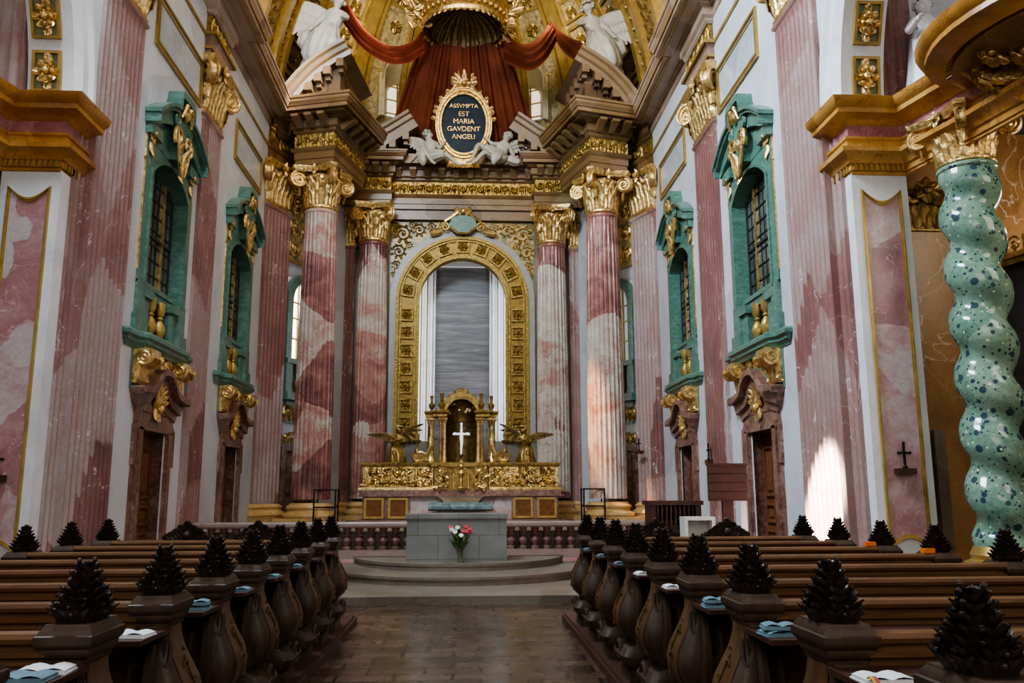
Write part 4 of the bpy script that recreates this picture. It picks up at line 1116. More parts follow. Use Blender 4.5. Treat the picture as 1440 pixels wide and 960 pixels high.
for k in range(46):
    a = random.uniform(0, 6.28); q = random.uniform(.0, .14); z = random.uniform(.68, .95)
    lf.leaf((q*cos(a), q*sin(a), z), (cos(a)*.6, sin(a)*.6, 1), (cos(a), sin(a), 0), random.uniform(.1,.18), .05, .6, 4)
lf.obj('leaves', M['leafg'], fv)
for k, (x, y, z) in enumerate([(-.16,-.05,1.02),(-.10,-.12,.98),(.02,-.15,.92),(.12,-.12,.99),(.19,-.06,1.04),(.21,.0,.98),(-.05,-.08,1.06),(.10,-.02,1.08),(-.18,.02,1.07),(.06,-.12,1.0)]):
    f = MB(); mt = 'whitefl' if k in (0,1,2,6) else 'pinkfl'
    for r_, cc in ((.05, 7), (.03, 5)):
        for j in range(cc): a = 2*pi*j/cc+r_*9; f.leaf((x, y, z), (cos(a)*.8, sin(a)*.5-.4, sin(a)*.5+.4), (0,-.6,.8), r_*1.2, r_*1.1, .7, 3)
    f.ball((x, y, z), .022, 7, 5); f.obj('blossom', M[mt], fv)
for s, nm in ((-1, 'left'), (1, 'right')):
    x0, x1 = (-6.4, -1.05) if s < 0 else (1.05, 6.4)
    e = empty('communion_rail', ((x0+x1)/2, 20.9, 0), 0, 'low pink marble communion rail with balusters on the %s of the altar block' % nm, 'balustrade')
    hl = (x1-x0)/2
    b = MB(); b.sweep([(-hl, .2), (-hl, -.2), (hl, -.2), (hl, .2)], [(-.3,.92),(.0,.92),(.03,.96),(.03,1.02),(0,1.06),(-.3,1.06)], side=-1 if False else 1); b.box(-hl, hl, -.18, .18, .93, 1.055); b.obj('top_rail', M['railtop'], e)
    b = MB(); b.box(-hl, hl, -.22, .22, .20, .40); b.obj('plinth', M['railtop'], e)
    b = MB(); b.lathe([(.10,.40),(.10,.46),(.055,.49),(.10,.57),(.115,.62),(.06,.69),(.06,.71),(.10,.74),(.06,.77),(.085,.84),(.10,.89),(.10,.93)], n=12)
    p = b.obj('baluster', M['rail'], e); nb = int(hl*2/.29)
    for k in range(nb):
        o = p if k == 0 else p.copy()
        if k: COL.objects.link(o); o.parent = e
        o.location = (-hl+.2+k*(hl*2-.4)/(nb-1), 0, 0)
# ---------------------------------------------------------------- sculpted figures
def skin_object(name, vs, es, rs, mat, par, sub=1, root=0):
    me = bpy.data.meshes.new(name); me.from_pydata([tuple(v) for v in vs], es, [])
    o = bpy.data.objects.new(name, me); COL.objects.link(o)
    o.modifiers.new('skin', 'SKIN'); o.modifiers['skin'].use_smooth_shade = True
    sv = me.skin_vertices[0].data
    for i, r in enumerate(rs):
        sv[i].radius = (r, r) if not isinstance(r, tuple) else r; sv[i].use_root = (i == root)
    if sub:
        ss = o.modifiers.new('sub', 'SUBSURF'); ss.levels = sub; ss.render_levels = sub
    dg = bpy.context.evaluated_depsgraph_get()
    nm = bpy.data.meshes.new_from_object(o.evaluated_get(dg))
    o.modifiers.clear(); o.data = nm; nm.name = name; bpy.data.meshes.remove(me)
    nm.materials.clear(); nm.materials.append(M[mat]); nm.shade_smooth()
    o.parent = par
    return o

def figure(par, J, k, mat, face=(0,-1,0), sx=1, hair=True):
    """one continuous body grown over a joint skeleton. J: joint -> (x,y,z); k: body scale"""
    P = {a: V((p[0]*sx, p[1], p[2])) for a, p in J.items()}
    vs = []; rs = []; es = []; ix = {}
    def add(n, p, r, link=None):
        ix[n] = len(vs); vs.append(V(p)); rs.append(r*k if not isinstance(r, tuple) else (r[0]*k, r[1]*k))
        if link: es.append((ix[link], ix[n]))
    add('pelvis', P['pelvis'], .20)
    add('belly', P['pelvis'].lerp(P['chest'], .5), .175, 'pelvis'); add('chest', P['chest'], .20, 'belly')
    nk = P['chest'].lerp(P['head'], .50); add('neck', nk, .07, 'chest')
    f = V((face[0]*sx, face[1], face[2])).normalized(); hd = P['head']; u = (hd-nk).normalized(); hd = hd-u*.085*k
    add('jaw', hd-u*.06*k+f*.03*k, .125, 'neck'); add('skull', hd+u*.05*k-f*.01*k, .16, 'jaw'); add('top', hd+u*.14*k-f*.01*k, .11, 'skull')
    add('nose', hd-u*.0*k+f*.165*k, .022, 'jaw')
    for s in 'LR':
        add('sh'+s, P['sh'+s], .105, 'chest'); add('el'+s, P['el'+s], .072, 'sh'+s); add('wr'+s, P['ha'+s], .047, 'el'+s)
        d = (P['ha'+s]-P['el'+s]).normalized(); pl = P['ha'+s]+d*.07*k; add('palm'+s, pl, .048, 'wr'+s)
        q = d.cross(u); q = q.normalized() if q.length > .1 else V((1,0,0))
        for j in range(4):
            a = pl+d*(.06+.012*(1.5-abs(j-1.3)))*k+q*(j-1.5)*.026*k; add('f%d%s' % (j, s), a, .011, 'palm'+s)
            add('g%d%s' % (j, s), a+d*.035*k-f*.0+V((0,0,-.015))*k, .009, 'f%d%s' % (j, s))
        add('th'+s, P['ha'+s]+d*.05*k+q*.065*k, .012, 'wr'+s)
        add('hip'+s, P['hip'+s], .15, 'pelvis'); add('kn'+s, P['kn'+s], .10, 'hip'+s)
        add('calf'+s, P['kn'+s].lerp(P['an'+s], .35), .092, 'kn'+s); add('an'+s, P['an'+s], .056, 'calf'+s)
        t = V((P['to'+s])) if 'to'+s in P else P['an'+s]+V((0,-.15,-.05))*k
        add('to'+s, t, .048, 'an'+s)
    b = skin_object('body', vs, es, rs, mat, par)
    # face: eyes, brow, mouth, ears as shallow relief joined to the head
    e = MB(); q = u.cross(f).normalized()
    for s in (-1, 1):
        e.ball(hd+u*.045*k+f*.115*k+q*s*.042*k, .017*k, 8, 5); e.ball(hd+u*.02*k+q*s*.125*k, .03*k, 8, 5, (.6,.8,1.2))
    e.ball(hd-u*.055*k+f*.125*k, .02*k, 8, 5, (1.2,1,.5))
    e.obj('face', M[mat], b)
    if hair:
        h = MB(); random.seed(int(abs(P['head'].x*100))+3)
        for j in range(60):
            a = random.uniform(0, 6.28); t = random.uniform(-.25, 1.0)
            o = (q*cos(a)+f*sin(a))*sqrt(max(0, 1-t*t)); 
            if o.dot(f) > .55 and t < .55: continue
            h.ball(hd+u*.06*k+o*.145*k+u*t*.155*k, random.uniform(.035,.055)*k, 6, 4)
        h.obj('curly_hair', M[mat], b)
    return b, P

def wing(par, root, tip, drop, mat, n=11, k=1.0):
    """feathered wing: arm from root to tip, feathers falling along drop"""
    root = V(root); tip = V(tip); drop = V(drop); m = MB(); arm = tip-root
    nn = arm.cross(drop).normalized()
    m.tube([root+arm*t+V((0,0,.18))*k*sin(pi*t) for t in [j/8 for j in range(9)]], [.09*k*(1-.6*j/8) for j in range(9)], 6)
    for row, (L, w, off) in enumerate(((1.0, .2, 0), (.62, .2, .03), (.34, .17, .06))):
        for j in range(n):
            t = (j+.5)/n
            p = root+arm*t+V((0,0,.16))*k*sin(pi*t)+nn*off*(1 if nn.y < 0 else -1)
            d = (drop.normalized()*(1-.55*t)+arm.normalized()*(.15+1.1*t*t)).normalized()
            ln = drop.length*L*(.65+.5*t); sd = nn.cross(d).normalized(); rows = []
            for i in range(5):
                q = i/4; ww = w*k*(.6+.5*sin(pi*q*.8))*(1 if i < 4 else .35)
                c = p+d*ln*q; rows.append([c-sd*ww/2, c+nn*.02*k, c+sd*ww/2])
            m.grid(rows)
    return m.obj('wing', M[mat], par, smooth=.9)

def robe(par, pts, mat, seed=1, folds=9):
    """draped cloth lofted along a path: pts = [(pos, rx)], wrinkled rings"""
    random.seed(seed); m = MB(); rows = []; n = 36; prev = None
    ph = [random.uniform(0, 6.28) for _ in range(4)]
    for i, (p, r) in enumerate(pts):
        p = V(p); d = V(pts[min(i+1, len(pts)-1)][0])-V(pts[max(i-1, 0)][0]); d.normalize()
        x = d.cross(V((.2,1,.1))).normalized() if prev is None else (prev-d*prev.dot(d)).normalized(); prev = x; y = d.cross(x)
        ring = []
        for j in range(n):
            a = 2*pi*j/n; q = r*(1+.10*sin(folds*a+ph[0]+i*.35)+.07*sin((folds//2+1)*a+ph[1]-i*.5))
            ring.append(p+x*cos(a)*q+y*sin(a)*q)
        rows.append(ring)
    m.grid(rows, cu=True, caps=True)
    return m.obj('robe', M[mat], par, smooth=1.2)

# seated angels beside the oval plaque
for nm, px in (('left', -1.28), ('right', 1.40)):
    e = empty('seated_angel', (px, 30.28, 14.06), 0, 'white stucco angel sitting on the cornice just %s of the oval plaque' % nm, 'statue')
    if nm == 'left':
        J = dict(pelvis=(0,-.05,.16), chest=(.03,-.12,.62), head=(-.10,-.16,1.06), shL=(-.22,-.1,.66), elL=(-.42,-.05,.36), haL=(-.60,-.1,.10), shR=(.26,-.16,.66), elR=(.38,-.3,.42), haR=(.52,-.22,.66),
                 hipL=(-.10,-.12,.14), knL=(-.28,-.52,.40), anL=(.12,-.58,-.22), toL=(.26,-.66,-.32), hipR=(.14,-.12,.12), knR=(.62,-.45,.16), anR=(1.02,-.50,-.22), toR=(1.2,-.56,-.34))
        fc = (.75,-.65,.1)
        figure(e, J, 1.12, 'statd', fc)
        wing(e, (-.1,.05,.70), (-.56,.08,.95), (-.22,0,-.55), 'statd', 9, .65)
        robe(e, [((-.12,-.1,.30),.2),((.0,-.14,.2),.27),((.2,-.28,.14),.25),((.42,-.4,.16),.2),((.58,-.46,.14),.15)], 'statd', 3)
        robe(e, [((-.3,-.42,.32),.12),((-.26,-.5,.05),.17),((-.24,-.55,-.2),.13),((-.2,-.57,-.36),.05)], 'statd', 5, 6)
    else:
        J = dict(pelvis=(0,-.05,.16), chest=(.10,-.12,.62), head=(.28,-.16,1.05), shL=(-.14,-.18,.68), elL=(-.34,-.3,.66), haL=(-.52,-.24,.88), shR=(.34,-.1,.64), elR=(.46,-.05,.36), haR=(.62,-.12,.04),
                 hipL=(-.12,-.12,.14), knL=(-.84,-.45,.58), anL=(-1.12,-.5,-.12), toL=(-1.32,-.58,-.22), hipR=(.06,-.14,.12), knR=(-.62,-.5,.26), anR=(-.95,-.55,-.16), toR=(-1.1,-.6,-.26))
        fc = (-.7,-.7,.0)
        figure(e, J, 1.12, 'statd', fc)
        wing(e, (.25,.05,.70), (.70,.08,.92), (.22,0,-.55), 'statd', 9, .65)
        robe(e, [((.15,-.1,.30),.2),((.0,-.14,.2),.27),((-.2,-.3,.24),.26),((-.45,-.42,.34),.21),((-.62,-.46,.42),.15)], 'statd', 4)
        robe(e, [((-.1,-.36,.2),.16),((-.2,-.46,.02),.2),((-.25,-.52,-.12),.12),((-.28,-.54,-.25),.05)], 'statd', 6, 6)
        robe(e, [((.3,-.2,.1),.16),((.55,-.2,.0),.18),((.72,-.22,-.05),.12)], 'statd', 8, 6)
# large winged angels over the pediment halves
for sx, nm in ((-1, 'left'), (1, 'right')):
    e = empty('winged_angel', (sx*4.75, 27.3, 16.3), 0, 'large white winged angel in billowing drapery on the pediment half at the %s' % nm, 'statue')
    J = dict(pelvis=(0,0,1.05), chest=(-.25,-.15,1.75), head=(-.38,-.2,2.42), shL=(.05,-.12,1.86), elL=(.35,-.2,1.5), haL=(.45,-.45,1.2), shR=(-.55,-.15,1.86), elR=(-.72,-.4,1.6), haR=(-.62,-.7,1.45),
             hipL=(.16,-.05,.98), knL=(.42,-.45,.60), anL=(.75,-.1,.08), toL=(.9,.1,.0), hipR=(-.16,-.08,.98), knR=(-.30,-.55,.62), anR=(-.05,-.5,.05), toR=(-.15,-.68,.0))
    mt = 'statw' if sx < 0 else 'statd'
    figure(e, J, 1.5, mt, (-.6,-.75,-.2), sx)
    wing(e, (sx*.0,-.05,1.95), (sx*1.25,-.35,2.15), (sx*.42,0,-1.6), mt, 16, .95)
    robe(e, [((sx*-.1,-.1,1.45),.3),((sx*0,-.1,1.1),.42),((sx*.1,-.25,.75),.5),((sx*.2,-.3,.4),.52),((sx*.3,-.25,.1),.5),((sx*.35,-.2,-.15),.3)], mt, 12)
    robe(e, [((sx*.3,-.1,1.2),.2),((sx*.5,-.15,1.12),.22),((sx*.72,-.2,.95),.22),((sx*.82,-.15,.72),.18),((sx*.78,-.1,.55),.08)], mt, 14, 7)
# kneeling gilt angels on the gradine
for sx, nm in ((-1, 'left'), (1, 'right')):
    e = empty('gilt_angel', (sx*2.2, 28.7, 2.72), 0, 'dark gilt kneeling angel with spread wings on the altar, %s of the tabernacle' % nm, 'statue')
    J = dict(pelvis=(0,0,.42), chest=(-.06,-.05,.82), head=(-.10,-.1,1.16), shL=(.12,-.05,.86), elL=(.14,-.25,.66), haL=(-.08,-.36,.74), shR=(-.24,-.08,.86), elR=(-.32,-.28,.68), haR=(-.14,-.38,.74),
             hipL=(.1,0,.40), knL=(.02,-.38,.34), anL=(.04,-.30,.03), toL=(-.06,-.42,.0), hipR=(-.1,-.02,.38), knR=(-.2,-.30,.06), anR=(-.02,.12,.04), toR=(.05,.25,.03))
    figure(e, J, .80, 'goldd', (-.6,-.75,0), sx)
    wing(e, (sx*.1,.1,.88), (sx*.62,.15,1.0), (sx*.2,0,-.3), 'bronze', 8, .42)
    wing(e, (sx*-.14,.14,.88), (sx*-.34,.25,1.12), (sx*-.05,0,-.6), 'bronze', 7, .42)
    robe(e, [((0,-.02,.62),.15),((0,-.05,.42),.24),((sx*-.04,-.12,.2),.29),((sx*-.02,-.08,.0),.32)], 'goldd', 17)
# pale statues on the side-chapel entablatures
for s, nm in ((1, 'right'), (-1, 'left')):
    e = empty('chapel_statue', (s*7.85, 12.7, 8.12), 0, 'pale robed statue on the ochre chapel cornice at the %s edge' % nm, 'statue')
    J = dict(pelvis=(0,0,.95), chest=(0,0,1.4), head=(0,-.03,1.8), shL=(.18,0,1.46), elL=(.3,-.1,1.2), haL=(.2,-.3,1.1), shR=(-.18,0,1.46), elR=(-.34,-.08,1.22), haR=(-.3,-.3,1.3),
             hipL=(.1,0,.9), knL=(.12,-.1,.48), anL=(.1,0,.06), hipR=(-.1,0,.9), knR=(-.1,-.06,.48), anR=(-.1,0,.06))
    figure(e, J, 1.0, 'white', (-s*.7,-.7,0))
    robe(e, [((0,0,1.3),.2),((0,0,1.0),.24),((0,-.02,.6),.28),((0,0,.3),.32),((0,0,.02),.34)], 'white', 20+s)

# ---------------------------------------------------------------- red canopy, swags and crown
def cloth(par, name, top, bot, mat, nu=90, nv=16, folds=16, amp=.07, mid=None):
    """ruled cloth between two polylines (lists of 3d points), with folds running from top to bottom"""
    def ev(pl, t):
        f = t*(len(pl)-1); i = min(int(f), len(pl)-2); return V(pl[i]).lerp(V(pl[i+1]), f-i)
    m = MB(); rows = []
    for j in range(nv+1):
        v = j/nv; row = []
        for i in range(nu+1):
            u = i/nu; p = ev(top, u).lerp(ev(bot, u), v)
            w = sin(folds*2*pi*u+1.3*sin(5*u+2*v))*amp*(.4+.6*v)+.5*amp*sin(folds*4.7*u+2*v)
            row.append(p+V((.25*w, -w, 0)))
        rows.append(row)
    m.grid(rows); return m.obj(name, M[mat], par, smooth=1.2)
dr = empty('red_canopy_drapery', (0,0,0), 0, 'dark red drapery hanging in folds from the gilt crown behind the oval plaque', 'drapery')
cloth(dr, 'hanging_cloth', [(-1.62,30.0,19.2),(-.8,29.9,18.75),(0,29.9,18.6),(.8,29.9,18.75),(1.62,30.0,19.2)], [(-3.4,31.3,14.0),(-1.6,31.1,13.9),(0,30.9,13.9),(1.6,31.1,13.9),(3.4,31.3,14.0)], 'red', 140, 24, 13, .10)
def swag(par, A, B, w0, w1, mat, folds=5):
    """rope of cloth folds along polyline A (upper edge) and B (lower edge)"""
    m = MB(); rows = []; n = len(A)-1
    def sm(pl, t):
        f = t*(len(pl)-1); i = min(int(f), len(pl)-2); q = f-i
        p0 = V(pl[max(0, i-1)]); p1 = V(pl[i]); p2 = V(pl[i+1]); p3 = V(pl[min(len(pl)-1, i+2)])
        return .5*((2*p1)+(p2-p0)*q+(2*p0-5*p1+4*p2-p3)*q*q+(3*p1-p0-3*p2+p3)*q**3)
    for i in range(41):
        u = i/40; a = sm(A, u); b = sm(B, u); row = []
        for j in range(31):
            v = j/30; w = sin(folds*2*pi*v+.8*sin(6*u))*.11*(.5+.5*sin(pi*v))
            row.append(a.lerp(b, v)+V((0, -w-.35*sin(pi*v), .2*w)))
        rows.append(row)
    m.grid(rows); return m.obj('swag', M[mat], par, smooth=1.2)
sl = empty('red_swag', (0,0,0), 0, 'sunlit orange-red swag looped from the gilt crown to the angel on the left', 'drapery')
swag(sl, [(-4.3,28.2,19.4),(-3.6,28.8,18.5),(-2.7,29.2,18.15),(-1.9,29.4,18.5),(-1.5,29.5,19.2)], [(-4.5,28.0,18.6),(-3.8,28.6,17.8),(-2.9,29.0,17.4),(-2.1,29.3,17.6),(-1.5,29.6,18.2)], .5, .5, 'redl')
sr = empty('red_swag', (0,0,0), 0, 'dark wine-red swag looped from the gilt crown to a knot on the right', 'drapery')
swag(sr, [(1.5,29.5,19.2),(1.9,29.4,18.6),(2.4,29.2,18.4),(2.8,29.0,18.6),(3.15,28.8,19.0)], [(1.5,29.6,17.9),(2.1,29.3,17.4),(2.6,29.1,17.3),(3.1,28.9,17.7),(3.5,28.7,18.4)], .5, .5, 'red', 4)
swag(sr, [(3.1,28.8,19.0),(3.6,28.7,18.6),(4.3,28.5,18.1),(4.9,28.5,17.9),(5.6,28.6,17.6)], [(3.3,28.8,18.7),(3.6,28.7,17.9),(4.3,28.5,17.2),(4.9,28.5,17.0),(5.6,28.6,17.0)], .5, .5, 'red', 3)
cw = empty('gilded_baldachin', (0, 29.0, 0), 0, 'great gilt crown canopy with leafy rim from which the red drapery hangs', 'crown')
b = MB(); CZ = 18.75
b.lathe([(1.50,CZ-.02),(1.58,CZ),(1.62,CZ+.12),(1.54,CZ+.2),(1.50,CZ+.45),(1.6,CZ+.55),(1.62,CZ+.65),(1.5,CZ+.7)], n=64, caps=False)
b.obj('rim_band', M['gold'], cw)
i_ = MB(); rows = []
for k in range(9):
    t = pi/2*k/8; r0 = 1.48*cos(t)+.02
    rows.append([((r0-(.11 if j % 4 < 2 else 0))*cos(2*pi*j/96), (r0-(.11 if j % 4 < 2 else 0))*sin(2*pi*j/96), CZ+.05+1.0*sin(t)) for j in range(96)])
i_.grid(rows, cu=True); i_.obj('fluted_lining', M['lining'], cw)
rb = MB()
for k in range(28):
    a = 2*pi*k/28; rb.tube([(1.46*cos(t)*cos(a), 1.46*cos(t)*sin(a), CZ+.05+.98*sin(t)) for t in [pi/2*j/7 for j in range(8)]], [.085*(1-.9*j/7)+.01 for j in range(8)], 6)
rb.obj('lining_ribs', M['bronze'], cw)  # dark bronze paints shade onto the crown's inner ribs
b = MB(); random.seed(21)
for k in range(40):
    a = 2*pi*k/40; o = V((cos(a), sin(a), 0))
    b.leaf(o*1.55+V((0,0,CZ+.6)), (0,0,1), o, .8 if k % 2 else .5, .3, .7, 5, 1)
    b.leaf(o*1.55+V((0,0,CZ+.1)), (0,0,-1), o, .2, .16, .4, 3)
    b.ball(o*1.62+V((0,0,CZ+.35)), .09, 7, 5)
for sx in (-1, 1):
    for k in range(34):
        p = V((sx*random.uniform(1.4,1.95), random.uniform(-.5,.2), CZ+random.uniform(.0,1.2))); a = random.uniform(0, 6.28)
        b.leaf(p, (cos(a), 0, sin(a)), (sx*.5,-1,0), random.uniform(.25,.5), .2, .9, 4, 1)
b.obj('leaf_ornament', M['gold'], cw)
# ---------------------------------------------------------------- vault over the chancel
YV, RV, HV, ZV = 27.2, 6.6, 9.5, 14.3
def dome_pt(phi, th, q=1.0):
    return (RV*q*cos(th)*sin(phi), YV+RV*q*cos(th)*cos(phi), ZV+HV*q*sin(th))
m = MB(); n1, n2 = 48, 18
WIN = ((-.50, .10), (.50, .10))
rows = []
wphi = .265; HWIN = []
for i in range(n2):
    t0, t1 = 1.3*i/n2, 1.3*(i+1)/n2
    for j in range(n1):
        p0, p1 = -pi/2+pi*j/n1, -pi/2+pi*(j+1)/n1; pm = (p0+p1)/2; tm = (t0+t1)/2
        if abs(abs(pm)-.43) < .155 and .30 < tm < .56: continue
        m.add([dome_pt(p0, t0), dome_pt(p1, t0), dome_pt(p1, t1), dome_pt(p0, t1)], [(0,1,2,3)])
# barrel over the forward chancel
rows = [[(-RV*cos(a), y, ZV+HV*sin(a)) for a in [pi*k/40 for k in range(41)]] for y in (19.5, YV)]
m.grid(rows)
struct(m.obj('ceiling', M['goldv'], smooth=1.2))
rib = MB()
for k in range(9):
    ph = -pi/2+pi*k/8
    if k in (0, 8): continue
    for off, w, q in ((0, .035, .975), (.06, .014, .965), (-.06, .014, .965)):
        rows = []
        for i in range(25):
            t = 1.3*i/24
            rows.append([dome_pt(ph+off-w, t, .998), dome_pt(ph+off-w, t, q), dome_pt(ph+off+w, t, q), dome_pt(ph+off+w, t, .998)])
        rib.grid(rows)
for y0, y1, q in ((26.0, 26.35, .95), (26.9, 27.3, .95), (26.4, 26.85, .975), (24.3, 24.6, .96), (24.7, 25.9, .985)):
    rows = [[(-RV*q*cos(a), y0, ZV+HV*q*sin(a)), (-RV*cos(a), y0, ZV+HV*sin(a)), (-RV*cos(a), y1, ZV+HV*sin(a)), (-RV*q*cos(a), y1, ZV+HV*q*sin(a))] for a in [pi*k/40 for k in range(41)]]
    rib.grid(rows, cu=True)
struct(rib.obj(trim(), M['goldp'], smooth=.5))
orn = MB(); random.seed(31)
for s in (-1, 1):
    for k in range(26):     # leafy strip on the transverse arch
        a = .02+.05*k
        for y in (25.0, 25.5):
            p = V((s*RV*.975*cos(a), y, ZV+HV*.975*sin(a))); q = a+.05
            u = V((s*(cos(q)-cos(a))*RV, 0, HV*(sin(q)-sin(a))))
            orn.leaf(p, u, V((-s*cos(a), 0, -sin(a))), .42, .4, 1.0, 4, 1)
        p = V((s*RV*.965*cos(a), 26.62, ZV+HV*.965*sin(a))); orn.ball(p, .11, 7, 5)
for k in range(8):
    ph = -pi/2+pi*(k+.5)/8
    for i in range(9):
        t = .04+.13*i
        if abs(abs(ph)-.59) < .1 and .2 < t < .66: continue
        p = V(dome_pt(ph, t, .985)); u = V(dome_pt(ph, t+.05, .985))-p; o = (V((0, YV, ZV+2))-p).normalized(); sd = u.cross(o).normalized()
        for j in range(6):
            a = 2*pi*j/6; orn.leaf(p, u.normalized()*cos(a)+sd*sin(a), o, .26, .17, .5, 4, 1)
        orn.ball(p+o*.05, .07, 7, 5)
struct(orn.obj(trim(), M['goldd']))
# coffers of the vault bays: raised frames
cf = MB()
for k in range(8):
    ph = -pi/2+pi*(k+.5)/8
    for i in range(9):
        t0, t1 = .0+.13*i-.0, .13*i+.11
        if abs(abs(ph)-.59) < .1 and .2 < t0 < .66: continue
        fr = [(ph-.1,t0),(ph+.1,t0),(ph+.1,t1),(ph-.1,t1),(ph-.1,t0)]; fi = [(ph-.085,t0+.013),(ph+.085,t0+.013),(ph+.085,t1-.013),(ph-.085,t1-.013),(ph-.085,t0+.013)]
        cf.grid([[dome_pt(a[0], a[1], .998), dome_pt(a[0], a[1], .985), dome_pt(b[0], b[1], .985), dome_pt(b[0], b[1], .998)] for a, b in zip(fr, fi)])
struct(cf.obj(trim(), M['goldp']))
# arched vault windows half hidden by the drapery
for s in (-1, 1):
    c = V(dome_pt(s*.43, .43, .99)); e = empty('window_%d' % kw, (c.x, c.y, 0), atan2(s*sin(.43), -cos(.43))); struct(e); kw += 1
    inner = [(.42, 17.3)]+arc(0, 18.3, .42, 0, pi, 12)+[(-.42, 17.3)]; big = [(.86, 16.85)]+arc(0, 18.6, .86, 0, pi, 12)+[(-.86, 16.85)]; outer = [(1.12, 16.7)]+arc(0, 18.6, 1.12, 0, pi, 12)+[(-1.12, 16.7)]; mid = [(1.02, 16.8)]+arc(0, 18.6, 1.02, 0, pi, 12)+[(-1.02, 16.8)]
    b = MB(); b.band(outer, big, -.3, .05); b.grid([[(x, .05, z) for x, z in big], [(x, -.9, z) for x, z in inner]]); b.band(outer, mid, 0, .16); b.obj('frame', M['vaultm'], e)
    b = MB(); b.band(arc(0, 18.6, 1.3, 0, pi, 16), arc(0, 18.6, 1.1, 0, pi, 16), -.2, .22)
    for k in range(15): a = pi*(k+.5)/15; b.leaf((1.12*cos(a), .2, 18.6+1.12*sin(a)), (cos(a), 0, sin(a)), (0,1,0), .35, .22, .7, 4, 1)
    b.obj('gilt_archivolt', M['gold'], e)
    b = MB(); b.add([(x, -.9, z) for x, z in inner], [tuple(range(len(inner)))]); b.obj('pane', M['lite3'], e, smooth=0)
    b = MB(); b.box(-.03, .03, -.88, -.82, 16.9, 19.3)
    for z in (17.4, 18.0, 18.6): b.box(-.55, .55, -.88, -.82, z-.02, z+.02)
    b.obj('glazing_bars', M['goldp'], e)
# lunette walls above the cornice
for s, nm in ((-1, 'left'), (1, 'right')):
    b = MB(); b.box(min(s*6.5, s*6.9), max(s*6.5, s*6.9), 10, 28, 14.4, 15.2); struct(b.obj('wall_%s_attic' % nm, M['vaultm'], smooth=0))
# ---------------------------------------------------------------- pews
def rrect(x0, x1, l, z, c=.25):
    w = x1-x0; cx = (x0+x1)/2; pts = []
    r = min(w/2, l)*c*2
    for sx, sy, a0 in ((1,1,0),(-1,1,pi/2),(-1,-1,pi),(1,-1,3*pi/2)):
        for k in range(4):
            a = a0+pi/2*k/3; pts.append((cx+sx*(w/2-r)+r*cos(a), sy*(l-r)+r*sin(a), z))
    return pts
def finial_mesh():
    m = MB(); random.seed(4)
    m.lathe([(.095,0),(.085,.05),(.055,.13),(.03,.2),(.008,.262)], n=8)
    for lev, (z, r, n, L) in enumerate(((.0,.092,11,.075),(.03,.082,10,.07),(.06,.070,9,.068),(.095,.055,8,.062),(.13,.042,7,.058),(.165,.028,6,.055),(.195,.015,4,.055),(.215,.004,4,.045))):
        for k in range(n):
            a = 2*pi*(k+.5*(lev % 2))/n+random.uniform(-.1,.1); o = V((cos(a), sin(a), 0))
            m.leaf(V((o.x*r*.9, o.y*r*1.1, z)), (o.x*.5, o.y*.5, 1), o, L*1.15, .058, .7, 5, 1)
            if k % 2 == lev % 2: m.ball((o.x*(r+.028), o.y*(r+.028)*1.15, z+.05), .012, 6, 4)
    return m
def end_mesh():
    m = MB()
    prof = [(.10,-.13,.10,.25),(.20,-.13,.10,.25),(.23,-.10,.10,.22),(.25,-.17,.10,.255),(.33,-.20,.10,.27),(.40,-.16,.10,.24),(.43,-.09,.10,.19),(.46,-.10,.10,.20),
            (.50,-.15,.08,.20),(.58,-.195,.08,.225),(.66,-.205,.08,.23),(.74,-.185,.08,.215),(.82,-.145,.08,.19),(.90,-.105,.08,.17),(.98,-.08,.08,.155),(1.05,-.075,.08,.155)]
    m.grid([rrect(a, b, l, z) for z, a, b, l in prof], cu=True, caps=True)
    # carved tongue and scrolls on the face toward the nave door
    for sy in (-1,):
        m.tube([(-.04, sy*(.20+.075*sin(pi*t*.9)), .47+.5*t) for t in [k/10 for k in range(11)]], [.05*(1-.5*k/10) for k in range(11)], 6)
        m.tube([(.05, sy*(.19+.07*sin(pi*t*.9)), .47+.5*t) for t in [k/10 for k in range(11)]], [.03*(1-.4*k/10) for k in range(11)], 6)
        m.spiral((-.05, sy*.22, .34), .085, (1,0,0), (0,0,1), 1.8, .025, 16)
    m.spiral((-.17, 0, .34), .1, (0,1,0), (0,0,1), 1.8, .03, 18)
    for j in range(7): m.leaf((-.10+.03*j, -.15, .98), (0,0,-1), (0,-1,0), .14, .05, .8, 4); 
    for j in range(6): m.leaf((-.07, -.14+.055*j, 1.0), (0,0,-1), (-1,0,0), .14, .05, .8, 4)
    return m
def cap_mesh(hx=.12, hy=.18):
    m = MB()
    m.grid([[(-hx*q, -hy*q, z), (hx*q, -hy*q, z), (hx*q, hy*q, z), (-hx*q, hy*q, z)] for q, z in ((.66,1.03),(.72,1.05),(.72,1.06),(.80,1.07),(.86,1.09),(.86,1.105),(.96,1.12),(1.0,1.135),(1.0,1.16),(.93,1.165),(.90,1.18),(.80,1.195),(.78,1.205))], cu=True, caps=True)
    return m
random.seed(2)
XR0, XL0, XR1, XL1 = 1.69, -1.57, 4.54, -4.31
ROWSS = {1: [2.64+1.05*k for k in range(9)], -1: [2.95+1.0*k for k in range(9)]}
protos = {}
